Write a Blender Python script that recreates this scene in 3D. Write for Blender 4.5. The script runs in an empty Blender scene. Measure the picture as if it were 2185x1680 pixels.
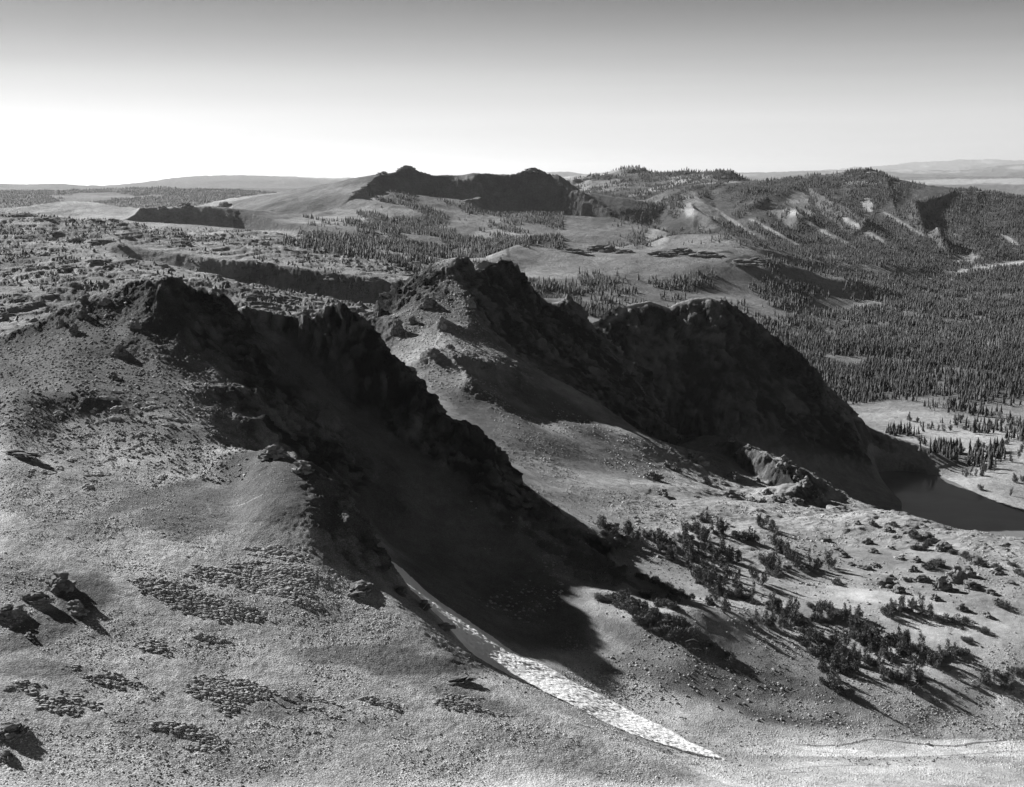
import bpy, math, random
import numpy as np
from mathutils import Vector, Matrix
from mathutils.geometry import delaunay_2d_cdt
import time
T0 = time.time()
rng = np.random.default_rng(7)
random.seed(7)
SC = bpy.context.scene
COL = SC.collection
# ---------------------------------------------------------------- camera
# the camera stands on a summit; z = 0 is the camera's own height, y looks north over the range
W_REF, H_REF, F_REF, HOR = 2185.0, 1680.0, 3000.0, 370.0
PITCH = math.atan((H_REF / 2 - HOR) / F_REF)
CP, SP = math.cos(PITCH), math.sin(PITCH)
cam_d = bpy.data.cameras.new("camera")
cam = bpy.data.objects.new("camera", cam_d)
COL.objects.link(cam)
cam_d.sensor_fit = 'HORIZONTAL'
cam_d.sensor_width = 36.0
cam_d.lens = 36.0 * F_REF / W_REF
cam_d.clip_start = 1.0
cam_d.clip_end = 400000.0
cam.rotation_euler = (math.pi / 2 - PITCH, 0, 0)
cam.location = (0, 0, 0)
SC.camera = cam
# ---------------------------------------------------------------- light
SUN_EL, SUN_AZ = math.radians(29.3), math.radians(53.0)   # azimuth measured left (west) of the view direction
sun_dir = Vector((-math.sin(SUN_AZ) * math.cos(SUN_EL), math.cos(SUN_AZ) * math.cos(SUN_EL), math.sin(SUN_EL)))
ld = bpy.data.lights.new("sun", 'SUN')
ld.energy = 5.0
ld.angle = math.radians(0.5)
ld.color = (1.0, 1.0, 1.0)   # black-and-white film
lo = bpy.data.objects.new("sun", ld)
COL.objects.link(lo)
lo.rotation_euler = sun_dir.to_track_quat('Z', 'Y').to_euler()
world = bpy.data.worlds.new("World")
SC.world = world
world.use_nodes = True
nt = world.node_tree
nt.nodes.clear()
def N(tree, typ, **kw):
    n = tree.nodes.new(typ)
    for k, v in kw.items():
        if k == 'inp':
            for a, b in v.items():
                n.inputs[a].default_value = b
        else:
            setattr(n, k, v)
    return n
sky = N(nt, 'ShaderNodeTexSky', sky_type='NISHITA')
sky.sun_disc = False
sky.sun_elevation = SUN_EL
sky.sun_rotation = -SUN_AZ
sky.altitude = 2900
sky.air_density = 1.0
sky.dust_density = 0.6
sky.ozone_density = 1.0
sep = N(nt, 'ShaderNodeSeparateColor')
nt.links.new(sky.outputs[0], sep.inputs[0])
# black-and-white film behind a deep red filter: the red channel only, deepened towards the zenith
tc = N(nt, 'ShaderNodeTexCoord')
sx = N(nt, 'ShaderNodeSeparateXYZ')
nt.links.new(tc.outputs['Generated'], sx.inputs[0])
ramp = N(nt, 'ShaderNodeValToRGB')
nt.links.new(sx.outputs['Z'], ramp.inputs[0])
ramp.color_ramp.interpolation = 'LINEAR'
SKYTAB = [(0.0, .86), (0.02, .92), (0.0377, .98), (0.066, .80), (0.0945, .54), (0.122, .33), (0.2, .18), (0.35, .09)]
cr = ramp.color_ramp
cr.elements[0].position = 0.0
cr.elements[0].color = (.86, .86, .86, 1)
cr.elements[1].position = 1.0
cr.elements[1].color = (0.02, 0.02, 0.02, 1)
for p_, v_ in SKYTAB[1:]:
    e = cr.elements.new(p_)
    e.color = (v_, v_, v_, 1)
mul = N(nt, 'ShaderNodeMath', operation='MULTIPLY')
pw_ = N(nt, 'ShaderNodeMath', operation='POWER')
nt.links.new(sep.outputs['Red'], pw_.inputs[0]); pw_.inputs[1].default_value = 0.45   # the film's shoulder evens out the glow
sc_ = N(nt, 'ShaderNodeMath', operation='MULTIPLY')
nt.links.new(pw_.outputs[0], sc_.inputs[0]); sc_.inputs[1].default_value = 2.55
nt.links.new(sc_.outputs[0], mul.inputs[0])
nt.links.new(ramp.outputs[0], mul.inputs[1])
cmb = N(nt, 'ShaderNodeCombineColor')
for i in range(3):
    nt.links.new(mul.outputs[0], cmb.inputs[i])
mp_ = N(nt, 'ShaderNodeMapping'); nt.links.new(tc.outputs['Generated'], mp_.inputs[0]); mp_.inputs['Scale'].default_value = (2.2, 2.2, 55.0)
cn_ = N(nt, 'ShaderNodeTexNoise'); cn_.inputs['Scale'].default_value = 1.0; cn_.inputs['Detail'].default_value = 5
nt.links.new(mp_.outputs[0], cn_.inputs['Vector'])
cr_ = N(nt, 'ShaderNodeMapRange'); nt.links.new(cn_.outputs['Fac'], cr_.inputs[0])      # thin uneven layers in the high haze
for i_, x_ in zip((1, 2, 3, 4), (.35, .7, 1.0, .93)): cr_.inputs[i_].default_value = x_
m2_ = N(nt, 'ShaderNodeMath', operation='MULTIPLY'); nt.links.new(mul.outputs[0], m2_.inputs[0]); nt.links.new(cr_.outputs[0], m2_.inputs[1])
for i in range(3):
    nt.links.new(m2_.outputs[0], cmb.inputs[i])
bg = N(nt, 'ShaderNodeBackground')
bg.inputs['Strength'].default_value = 0.066
nt.links.new(cmb.outputs[0], bg.inputs[0])
wo = N(nt, 'ShaderNodeOutputWorld')
nt.links.new(bg.outputs[0], wo.inputs['Surface'])
SC.view_settings.view_transform = 'Standard'
SC.view_settings.look = 'None'
SC.view_settings.exposure = 1.1
SC.view_settings.gamma = 1.0
SC.view_settings.use_curve_mapping = False
SC.cycles.max_bounces = 3
SC.cycles.diffuse_bounces = 2
SC.cycles.glossy_bounces = 2
SC.cycles.transparent_max_bounces = 4
SC.cycles.volume_bounces = 0
SC.cycles.use_denoising = True
SC.cycles.denoising_prefilter = 'ACCURATE'
# ---------------------------------------------------------------- small helpers
def slope_of(v):
    b = (H_REF / 2 - v) / F_REF
    y = CP + b * SP
    return (-SP + b * CP) / y, y
def world_pt(u, v, D):
    s, y = slope_of(v)
    return ((u - W_REF / 2) / F_REF / y * D, D, s * D)
def tu(u, s):
    """the direction tangent x/y of column u at slope s"""
    b = (s * CP + SP) / (CP - s * SP)
    return (u - W_REF / 2) / F_REF / (CP + b * SP)
def uv_of(x, y, z):
    cz = y * CP - z * SP
    return W_REF / 2 + F_REF * x / cz, H_REF / 2 - F_REF * (y * SP + z * CP) / cz
def tag(o, label=None, cat=None, group=None, kind=None):
    if label: o['label'] = label
    if cat: o['category'] = cat
    if group: o['group'] = group
    if kind: o['kind'] = kind
    return o
def mesh_np(name, verts, faces, mats, parent=None, smooth=True, attrs=None, mat_idx=None):
    """verts (n,3), faces (m,3|4) arrays"""
    me = bpy.data.meshes.new(name)
    verts = np.asarray(verts, dtype=np.float32)
    faces = np.asarray(faces, dtype=np.int32)
    k = faces.shape[1]
    me.vertices.add(len(verts))
    me.vertices.foreach_set('co', verts.ravel())
    me.loops.add(faces.size)
    me.loops.foreach_set('vertex_index', faces.ravel())
    me.polygons.add(len(faces))
    me.polygons.foreach_set('loop_start', np.arange(0, faces.size, k, dtype=np.int32))
    if smooth:
        me.polygons.foreach_set('use_smooth', np.ones(len(faces), dtype=bool))
    if not isinstance(mats, (list, tuple)):
        mats = [mats]
    for m in mats:
        me.materials.append(m)
    if mat_idx is not None:
        me.polygons.foreach_set('material_index', np.asarray(mat_idx, dtype=np.int32))
    if attrs:
        for an, av in attrs.items():
            a = me.attributes.new(an, 'FLOAT', 'POINT')
            a.data.foreach_set('value', np.asarray(av, dtype=np.float32))
    me.update(calc_edges=True)
    o = bpy.data.objects.new(name, me)
    COL.objects.link(o)
    if parent is not None:
        o.parent = parent
    return o
def worley(x, y, z):
    """nearest cell distance gap and the cell's own random number"""
    xi = np.floor(x).astype(np.int32); yi = np.floor(y).astype(np.int32); zi = np.floor(z).astype(np.int32)
    f1 = np.full(x.shape, 9.0, dtype=np.float32); f2 = f1.copy(); rid = np.zeros(x.shape, dtype=np.float32)
    for dx in (-1, 0, 1):
        for dy in (-1, 0, 1):
            for dz in (-1, 0, 1):
                a, b, c = (xi + dx) & 63, (yi + dy) & 63, (zi + dz) & 63
                r1 = _T3[a, b, c]; r2 = _T3[b, c, a]; r3 = _T3[c, a, b]
                d = (xi + dx + .5 + .45 * r1 - x) ** 2 + (yi + dy + .5 + .45 * r2 - y) ** 2 + (zi + dz + .5 + .45 * r3 - z) ** 2
                d = d.astype(np.float32)
                m = d < f1
                f2 = np.where(m, f1, np.minimum(f2, d)); rid = np.where(m, _T3[a, c, b], rid); f1 = np.where(m, d, f1)
    return np.sqrt(f2) - np.sqrt(f1), rid
# lattice noise ----------------------------------------------------------
_TAB = rng.random((256, 256)).astype(np.float32) * 2 - 1
_T3 = rng.random((64, 64, 64)).astype(np.float32) * 2 - 1
def n2(x, y):
    xi = np.floor(x); yi = np.floor(y)
    fx = (x - xi).astype(np.float32); fy = (y - yi).astype(np.float32)
    xi = xi.astype(np.int32) & 255; yi = yi.astype(np.int32) & 255
    fx = fx * fx * (3 - 2 * fx); fy = fy * fy * (3 - 2 * fy)
    x1 = (xi + 1) & 255; y1 = (yi + 1) & 255
    a = _TAB[xi, yi]; b = _TAB[x1, yi]; c = _TAB[xi, y1]; d = _TAB[x1, y1]
    return (a + (b - a) * fx) * (1 - fy) + (c + (d - c) * fx) * fy
def n3(x, y, z):
    xi = np.floor(x); yi = np.floor(y); zi = np.floor(z)
    fx = (x - xi).astype(np.float32); fy = (y - yi).astype(np.float32); fz = (z - zi).astype(np.float32)
    xi = xi.astype(np.int32) & 63; yi = yi.astype(np.int32) & 63; zi = zi.astype(np.int32) & 63
    fx = fx * fx * (3 - 2 * fx); fy = fy * fy * (3 - 2 * fy); fz = fz * fz * (3 - 2 * fz)
    x1 = (xi + 1) & 63; y1 = (yi + 1) & 63; z1 = (zi + 1) & 63
    def pl(zz):
        a = _T3[xi, yi, zz]; b = _T3[x1, yi, zz]; c = _T3[xi, y1, zz]; d = _T3[x1, y1, zz]
        return (a + (b - a) * fx) * (1 - fy) + (c + (d - c) * fx) * fy
    return pl(zi) * (1 - fz) + pl(z1) * fz
def fbm(x, y, w, octs, gain=0.5, rot=0.5):
    """w = largest wavelength"""
    out = 0; amp = 1.0; tot = 0
    for i in range(octs):
        c, s = math.cos(rot + i * 1.3), math.sin(rot + i * 1.3)
        out = out + amp * n2((x * c - y * s) / w + 17.3 * i, (x * s + y * c) / w + 5.1 * i)
        tot += amp; amp *= gain; w /= 2.03
    return out / tot
def ridged(x, y, w, octs, gain=0.5, rot=0.2):
    out = 0; amp = 1.0; tot = 0
    for i in range(octs):
        c, s = math.cos(rot + i * 1.7), math.sin(rot + i * 1.7)
        r = 1 - 2 * np.abs(n2((x * c - y * s) / w + 31.7 * i, (x * s + y * c) / w + 9.4 * i))
        out = out + amp * r
        tot += amp; amp *= gain; w /= 2.1
    return out / tot
def sstep(a, b, x):
    t = np.clip((x - a) / (b - a), 0, 1)
    return t * t * (3 - 2 * t)
# ================================================================ TERRAIN
# A terrain model from surveyed break lines (ridges, feet of cliffs, gullies, shores): each point is given by
# its bearing, its sight-line height and its distance in metres, and becomes a point of the ground in 3D.
# rock 0 = smooth soil or meadow, 1 = cliff; knob = bumpy granite benches.
PTS = []          # (t, D, slope, rock, knob)
EDG = []
def line(pts, rock=0.0, knob=0.0, closed=False):
    prev = None; first = None
    for p in pts:
        if p[0] == 'Z':
            _, u, D, z = p[:4]
            s = z / D
            t = tu(u, s)
        else:
            u, v, D = p[:3]
            s, y = slope_of(v)
            t = (u - W_REF / 2) / F_REF / y
        if D > 8600 and p[0] != 'Z': s += .0018
        if 5900 < D < 8600 and p[0] != 'Z' and p[1] < 420: s += .0016
        if D > 8600: D = min(8600 * (D / 8600) ** 2.55, 250000.0)
        PTS.append((t, D, s, rock, knob))
        i = len(PTS) - 1
        if prev is not None:
            EDG.append((prev, i))
        else:
            first = i
        prev = i
    if closed:
        EDG.append((prev, first))
def crest(ps, rock, dD, dz):
    """a sharp crest: the surveyed line and, just behind it, the top of the steep far side"""
    line(ps, rock=rock)
    back = []
    for p in ps:
        if p[0] == 'Z': continue
        back.append(('Z', p[0], p[2] + dD, slope_of(p[1])[0] * p[2] - dz))
    line(back, rock=rock)
def pts(ps, rock=0.0, knob=0.0):
    for p in ps:
        line([p], rock, knob)
Z = 'Z'
# hidden nearest ground, steep flank below the camera
for tt in (-2400, -1200, 0, 700, 1400, 2200, 3400, 4600):
    line([(Z, tt, 60, -36)]); line([(Z, tt, 120, -70)]); line([(Z, tt, 200, -112)])
line([(Z, -2400, 370, -180), (Z, -900, 355, -165), (0, 1680, 350), (300, 1680, 366), (600, 1680, 383), (900, 1680, 403), (1200, 1680, 424), (1500, 1680, 448),
      (1850, 1680, 505), (2185, 1680, 540), (Z, 3200, 600, -280), (Z, 4600, 640, -300)])
# near bench and saddle
pts([(0, 1520, 384), (300, 1500, 408), (600, 1500, 430), (900, 1500, 455), (1140, 1490, 480), (1250, 1555, 467), (1400, 1620, 459), (0, 1300, 442), (300, 1300, 468), (600, 1300, 496), (720, 1300, 509), (0, 1150, 492), (0, 1000, 554), (300, 1100, 545), (200, 1200, 494), (500, 1150, 547), (500, 1050, 596), (340, 1000, 600), (400, 960, 631), (0, 1420, 409), (150, 1420, 419), (450, 1400, 448), (800, 1400, 479), (960, 1480, 466),
     (150, 900, 640), (0, 860, 670), (Z, -500, 430, -155), (Z, -500, 560, -150), (Z, -500, 750, -160)])
# trail floor
line([(1555, 1632, 540), (1800, 1615, 575), (1956, 1613, 588), (2057, 1612, 600), (2185, 1602, 615), (Z, 3200, 660, -300)])
# crest knob of the saddle
line([(480, 963, 640), (515, 957, 636), (550, 955, 630), (590, 957, 622), (625, 963, 612), (655, 985, 603), (688, 1018, 595), (712, 1060, 586), (735, 1090, 578), (755, 1118, 570),
      (779, 1163, 580), (793, 1195, 572), (805, 1238, 564)], rock=.55)
line([(560, 985, 598), (600, 1035, 578), (632, 1071, 566), (678, 1094, 560), (690, 1130, 552), (664, 1172, 545), (715, 1206, 545), (756, 1234, 540), (800, 1243, 542)], rock=.15)
line([(702, 1120, 566), (712, 1170, 556), (738, 1200, 552), (775, 1232, 548)], rock=.6)
# lip above the snow
line([(800, 1243, 556), (870, 1250, 574), (905, 1285, 566), (940, 1330, 556), (975, 1365, 546), (1010, 1402, 538), (1045, 1432, 520), (1092, 1455, 520), (1141, 1470, 514), (1165, 1487, 511), (1234, 1517, 506), (1300, 1550, 503), (1362, 1577, 503), (1430, 1606, 508)], rock=.12)
line([(850, 1290, 522), (900, 1345, 508), (960, 1395, 500), (1000, 1430, 496)], rock=.1)
# snow, left and right edge
SNOW_L = [(781, 1172, 625), (800, 1210, 612), (855, 1243, 598), (900, 1285, 588), (940, 1322, 578), (996, 1392, 566), (1040, 1440, 556), (1088, 1463, 550), (1138, 1477, 542), (1158, 1493, 540), (1230, 1523, 540),
          (1273, 1548, 540), (1315, 1565, 540), (1358, 1582, 538), (1440, 1608, 538), (1520, 1626, 540)]
SNOW_R = [(779, 1156, 650), (818, 1186, 648), (860, 1218, 645), (906, 1254, 632), (950, 1290, 624), (1020, 1338, 615), (1092, 1385, 608), (1200, 1440, 600), (1340, 1515, 592), (1450, 1570, 570), (1557, 1627, 545)]
line(SNOW_L); line(SNOW_R)
# gully head behind the saddle
line([(Z, 450, 668, -118), (Z, 500, 660, -131), (Z, 560, 650, -143), (Z, 640, 648, -158), (Z, 720, 650, -168), (779, 1160, 650)], rock=.3)
line([(470, 895, 676), (474, 915, 664), (484, 942, 650)], rock=.3)
line([(380, 880, 662), (420, 920, 645), (470, 957, 642)], rock=.0)
# --- first peak
line([(-60, 748, 765), (0, 744, 766), (50, 722, 768), (106, 701, 770), (124, 676, 775), (157, 646, 780), (204, 621, 788), (240, 612, 792)], rock=.5)
line([(240, 612, 792), (303, 593, 798), (350, 584, 800), (383, 592, 806), (419, 615, 815),
      (467, 645, 826), (503, 660, 838), (525, 651, 842), (569, 660, 845), (627, 671, 842), (656, 675, 840), (690, 661, 838), (707, 655, 838), (737, 662, 836), (755, 685, 832), (766, 704, 830), (797, 728, 827), (803, 742, 826),
      (840, 782, 823), (865, 804, 820), (887, 826, 818), (916, 862, 815), (967, 895, 808), (993, 910, 804), (1022, 931, 800), (1033, 964, 797), (1062, 997, 797), (1073, 1015, 796), (1107, 1044, 792),
      (1184, 1095, 786), (1234, 1133, 781), (1298, 1188, 773), (1340, 1225, 754), (1375, 1262, 735)], rock=1.0)
line([(350, 584, 800), (342, 615, 785), (335, 640, 775), (328, 668, 765), (300, 695, 752), (265, 722, 740), (250, 742, 731), (242, 762, 722)], rock=1.0)
pts([(200, 700, 752), (120, 760, 718), (40, 820, 655), (170, 830, 658), (230, 700, 763), (280, 640, 784), (60, 780, 703)], rock=.45)
line([(242, 762, 722), (300, 775, 718), (350, 792, 708), (400, 830, 694), (450, 872, 684), (520, 905, 682), (600, 965, 690), (680, 1030, 698), (760, 1080, 707), (820, 1100, 716)], rock=.55)
pts([(300, 850, 668), (350, 840, 678), (250, 880, 650)], rock=.2)
line([(503, 660, 838), (520, 700, 826), (560, 745, 808), (610, 790, 792), (650, 830, 780), (700, 905, 755), (745, 960, 740), (800, 1020, 738), (850, 1080, 728)], rock=1.0)
line([(420, 690, 782), (480, 760, 760), (540, 830, 735), (600, 900, 718), (680, 970, 715)], rock=1.0)
line([(548, 672, 842), (580, 720, 838), (640, 790, 822), (700, 850, 806), (770, 910, 792), (830, 960, 778), (900, 1010, 768), (980, 1070, 756), (1080, 1140, 742)], rock=.15)
line([(600, 710, 841), (680, 770, 829), (720, 820, 818), (760, 870, 808), (820, 905, 803), (880, 950, 790), (960, 1000, 778), (1030, 1050, 766)], rock=.8)
# cirque floor in shade
pts([(900, 1100, 738), (1000, 1140, 735), (1100, 1200, 725), (1000, 1240, 696), (860, 1170, 705), (1200, 1300, 676), (1120, 1340, 656), (1270, 1430, 622), (1400, 1400, 640), (1500, 1500, 606),
     (1400, 1300, 674), (1480, 1290, 682), (1550, 1300, 692), (1700, 1450, 645), (1700, 1550, 602), (1900, 1570, 605), (2185, 1570, 628), (1280, 1230, 722), (1450, 1420, 630)])
# lower right bench with the pines
pts([(1500, 1200, 790), (1700, 1300, 735), (2000, 1450, 662), (2000, 1300, 742), (2000, 1200, 830), (2185, 1400, 692), (2185, 1250, 792), (1850, 1380, 700), (1800, 1200, 832),
     (Z, 3200, 800, -300), (Z, 4600, 900, -330), (Z, 3200, 1100, -330), (1600, 1360, 674), (2100, 1520, 645)])
# crest towards the lake
line([(1900, 1096, 985), (1960, 1108, 960), (2030, 1128, 930), (2100, 1148, 900), (2150, 1158, 885), (2185, 1160, 880), (Z, 2500, 870, -250), (Z, 3200, 950, -300)], rock=.3, knob=.9)
# knoll
line([(1360, 922, 1250), (1429, 921, 1250), (1460, 922, 1242), (1512, 926, 1228), (1551, 930, 1215), (1580, 938, 1198), (1616, 957, 1175), (1650, 978, 1150), (1681, 991, 1128), (1712, 1025, 1095), (1750, 1060, 1085), (1775, 1090, 1060)], rock=.6, knob=1.0)
line([(1560, 980, 1196), (1600, 1012, 1168), (1650, 1040, 1138), (1700, 1066, 1108), (1750, 1090, 1074)], rock=.7, knob=.4)
line([(1500, 1000, 1130), (1570, 1045, 1080), (1640, 1073, 1036), (1720, 1090, 1010), (1790, 1101, 995)], rock=.3, knob=.8)
line([(1680, 1000, 1235), (1720, 1007, 1225), (1747, 1020, 1205), (1780, 1040, 1180), (1820, 1058, 1150), (1865, 1082, 1110), (1905, 1096, 1060), (1990, 1114, 1000)], rock=.4, knob=.6)
pts([(1450, 1050, 960), (1600, 1100, 905), (1700, 1110, 930), (1600, 1180, 820), (1450, 1130, 852)], rock=.05, knob=.5)
line([(Z, 1430, 1420, -345), (Z, 1560, 1400, -365), (Z, 1700, 1380, -385), (Z, 1800, 1370, -402), (Z, 1900, 1300, -404), (Z, 2050, 1230, -404), (Z, 2250, 1180, -404), (Z, 3000, 1200, -404)])
# --- lit basin behind rib 1b
pts([(1100, 1000, 885), (1200, 1040, 880), (1300, 1000, 985), (1380, 1000, 1035), (1300, 1100, 850), (1060, 950, 930), (1400, 1150, 820), (1150, 930, 990), (1250, 900, 1085)], rock=.05)
line([(Z, 760, 1010, -165), (Z, 900, 960, -160), (Z, 1000, 900, -172), (Z, 1120, 830, -190), (Z, 1250, 780, -200)])
line([(Z, 300, 1150, -190), (Z, 500, 1150, -190), (Z, 650, 1140, -180)], rock=.2)
# saddle crest to second peak
line([(Z, 760, 1040, -156), (865, 795, 1075), (900, 770, 1100), (922, 745, 1130), (945, 700, 1165), (974, 718, 1180)], rock=.35)
pts([(940, 800, 1065), (1020, 830, 1080), (1120, 880, 1080), (1230, 910, 1110), (960, 860, 1010)], rock=.12)
# rock rib on the apron
line([(905, 748, 1095), (930, 742, 1092), (965, 765, 1080), (1000, 800, 1060), (1040, 850, 1040)], rock=.8)
line([(955, 733, 1140), (990, 745, 1130), (1030, 775, 1110)], rock=.7)
# pinnacle
line([(945, 676, 1190), (950, 700, 1184), (935, 715, 1172)], rock=.9)
# spur crest
line([(965, 590, 1275), (985, 610, 1255), (1007, 638, 1235), (1018, 668, 1215), (1010, 700, 1200), (1040, 735, 1192), (1109, 764, 1190), (1157, 796, 1186), (1208, 815, 1180), (1252, 840, 1176), (1288, 862, 1170),
      (1332, 891, 1160), (1368, 924, 1150), (1400, 935, 1145)], rock=.3)
# gully behind the spur = foot of the big cliffs
line([(Z, 1050, 1245, -146), (Z, 1109, 1232, -166), (Z, 1208, 1225, -188), (Z, 1288, 1216, -210), (Z, 1368, 1212, -240), (Z, 1430, 1235, -270)], rock=.6)
# second peak skyline
crest([(Z, 700, 1230, -165), (770, 702, 1250), (803, 680, 1262), (807, 662, 1270), (818, 629, 1282), (840, 611, 1290), (865, 600, 1294), (898, 578, 1300), (916, 563, 1300), (953, 552, 1300), (974, 547, 1300),
      (993, 556, 1308), (1011, 576, 1318), (1017, 576, 1326), (1024, 562, 1334), (1040, 554, 1342), (1077, 558, 1352), (1098, 567, 1360), (1113, 585, 1366), (1131, 614, 1374), (1157, 636, 1384), (1186, 636, 1392), (1211, 636, 1398),
      (1222, 647, 1402), (1230, 665, 1405), (1252, 691, 1412), (1281, 709, 1420), (1303, 731, 1430), (1316, 772, 1436), (1350, 778, 1442), (1376, 786, 1446), (1392, 840, 1436), (1412, 880, 1425), (1427, 918, 1410)], 1.0, 24, 22)
line([(1000, 600, 1292), (1017, 640, 1270), (1040, 700, 1245)], rock=1.0)
line([(1100, 640, 1350), (1140, 700, 1320), (1200, 760, 1290), (1280, 820, 1270), (1350, 880, 1250)], rock=1.0)
pts([(880, 660, 1240), (950, 640, 1245), (850, 730, 1185), (800, 730, 1200), (920, 700, 1200), (840, 680, 1225), (900, 620, 1270)], rock=.95)
# hollow behind it
line([(Z, 650, 1500, -290), (Z, 900, 1480, -290), (Z, 1100, 1560, -310), (Z, 1200, 1600, -330), (Z, 1300, 1620, -350), (Z, 1400, 1640, -380)], rock=.2, knob=.3)
# --- third mountain
crest([(1255, 715, 1720), (1273, 694, 1745), (1303, 669, 1765), (1325, 652, 1780), (1357, 645, 1790), (1383, 640, 1797), (1405, 647, 1802), (1427, 655, 1806), (1443, 645, 1810), (1476, 635, 1815), (1512, 632, 1820), (1542, 642, 1822),
      (1571, 660, 1825), (1607, 686, 1828), (1644, 708, 1830), (1680, 733, 1832), (1709, 762, 1834)], .9, 26, 24)
line([(1709, 762, 1834), (1746, 802, 1836), (1782, 828, 1846), (1826, 864, 1862), (1881, 901, 1888), (1928, 926, 1902), (1972, 955, 1905), (2008, 985, 1892),
      (2041, 1022, 1852)], rock=.3)
line([(1290, 740, 1712), (1330, 790, 1690), (1400, 850, 1680), (1480, 860, 1690), (1560, 840, 1706), (1620, 870, 1722), (1700, 900, 1742), (1800, 950, 1765)], rock=.7)
line([(Z, 1420, 1500, -350), (Z, 1560, 1560, -385), (Z, 1700, 1600, -398), (Z, 1780, 1600, -401)], rock=.2)
pts([(1700, 1000, 1680), (1800, 1010, 1735), (1600, 950, 1670)], rock=.15)
# lake shore
LAKE = [(1859, 1008), (1885, 1004), (1917, 1003), (1945, 1005), (1972, 1008), (2008, 1021), (2041, 1034), (2081, 1054), (2136, 1079), (2185, 1096), (2260, 1120), (2420, 1150), (2700, 1210),
        (2500, 1280), (2200, 1260), (2000, 1200), (1880, 1150), (1880, 1120), (1905, 1105), (1924, 1090), (1927, 1072), (1905, 1052), (1880, 1030)]
ZL = -400.0
lk = []
for (u, v) in LAKE:
    s, y = slope_of(v)
    lk.append((u, v, ZL / s))
line(lk, closed=True)
lkd = []
cu, cD = 2100, 1600
for (u, v, D) in lk:
    lkd.append((Z, u + (cu - u) * .12, D + (cD - D) * .12, ZL - 6))
line(lkd, closed=True)
# shore beyond, forest plain
def Dz(v, z):
    return z / slope_of(v)[0]
line([(2041, 1026, Dz(1026, -398)), (2090, 1046, Dz(1046, -398)), (2136, 1070, Dz(1070, -398)), (2185, 1088, Dz(1088, -398)), (2300, 1120, Dz(1120, -398))])
line([(Z, 1250, 1960, -300), (Z, 1400, 1980, -330), (Z, 1550, 2010, -360), (Z, 1750, 2000, -388), (Z, 1900, 2010, -398), (Z, 2000, 2000, -400)], rock=.1)
for v, z in ((980, -396), (930, -398), (880, -401), (830, -403), (780, -405), (730, -405), (690, -404), (650, -402), (615, -398)):
    us = (1700, 1850, 2000, 2100, 2185, 2400, 3000, 4000) if v < 900 else (2060, 2185, 2400, 3000, 4000)
    if v < 700: us = (1760, 1900, 2050, 2185, 2400, 3000, 4000)
    for u in us:
        line([(u, v, Dz(v, z + 5 * math.sin(u * .013 + v * .03)))])
# meadow hill
line([(1060, 545, 3950), (1100, 520, 4150), (1149, 507, 4350), (1190, 510, 4400), (1230, 518, 4420), (1303, 529, 4430), (1339, 536, 4430), (1388, 536, 4400), (1435, 530, 4350), (1480, 529, 4330), (1540, 524, 4320), (1593, 527, 4320), (1622, 539, 4320),
      (1673, 558, 4300), (1738, 566, 4280), (1789, 572, 4300), (1837, 583, 4320), (1900, 600, 4300)], rock=.0)
line([(1160, 560, 4000), (1250, 552, 4100), (1330, 565, 4050), (1420, 570, 4050), (1500, 562, 4080), (1560, 556, 4110), (1610, 560, 4100)], rock=.05)
line([(1150, 620, 3600), (1250, 625, 3650), (1350, 640, 3600), (1450, 650, 3620), (1560, 650, 3640), (1650, 655, 3700), (1720, 650, 3850)], rock=.0)
line([(1630, 575, 4180), (1660, 610, 4050), (1690, 640, 3950)])
pts([(1760, 620, 4250), (1850, 640, 4250), (1280, 690, 3200), (1200, 660, 3300), (1400, 700, 3100), (1680, 720, 3300), (1130, 600, 3700)])
# bench between forest and butte
line([(1300, 600, 3820), (1400, 610, 3840)], rock=0)
# behind the meadow hill
line([(Z, 1150, 4750, -250), (Z, 1300, 4850, -270), (Z, 1450, 4850, -290), (Z, 1600, 4850, -310), (Z, 1800, 4800, -340)])
# plateau on the left: granite benches
K = dict(rock=.25, knob=1.0)
line([(Z, -900, 1000, -200), (Z, -300, 1050, -195), (Z, 0, 1050, -185), (Z, 200, 1100, -190)], **K)
line([(-100, 735, 1500), (0, 722, 1550), (60, 706, 1580), (110, 690, 1620), (Z, 250, 1600, -175), (Z, 400, 1600, -185)], **K)
line([(-300, 670, 1900), (0, 660, 1950), (100, 655, 2000), (200, 615, 2200), (300, 588, 2350), (420, 606, 2250), (520, 636, 2050), (640, 662, 1980), (700, 650, 2050), (790, 690, 1900), (Z, 1000, 1900, -245), (Z, 1200, 2150, -290)], **K)
line([(-300, 590, 2400), (0, 600, 2400), (120, 570, 2550), (250, 545, 2700), (330, 555, 2700), (420, 580, 2600), (500, 600, 2560), (600, 625, 2500), (700, 642, 2450), (780, 650, 2420), (830, 655, 2420), (Z, 1000, 2450, -235), (Z, 1200, 2700, -300)], rock=.15, knob=.8)
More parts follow.
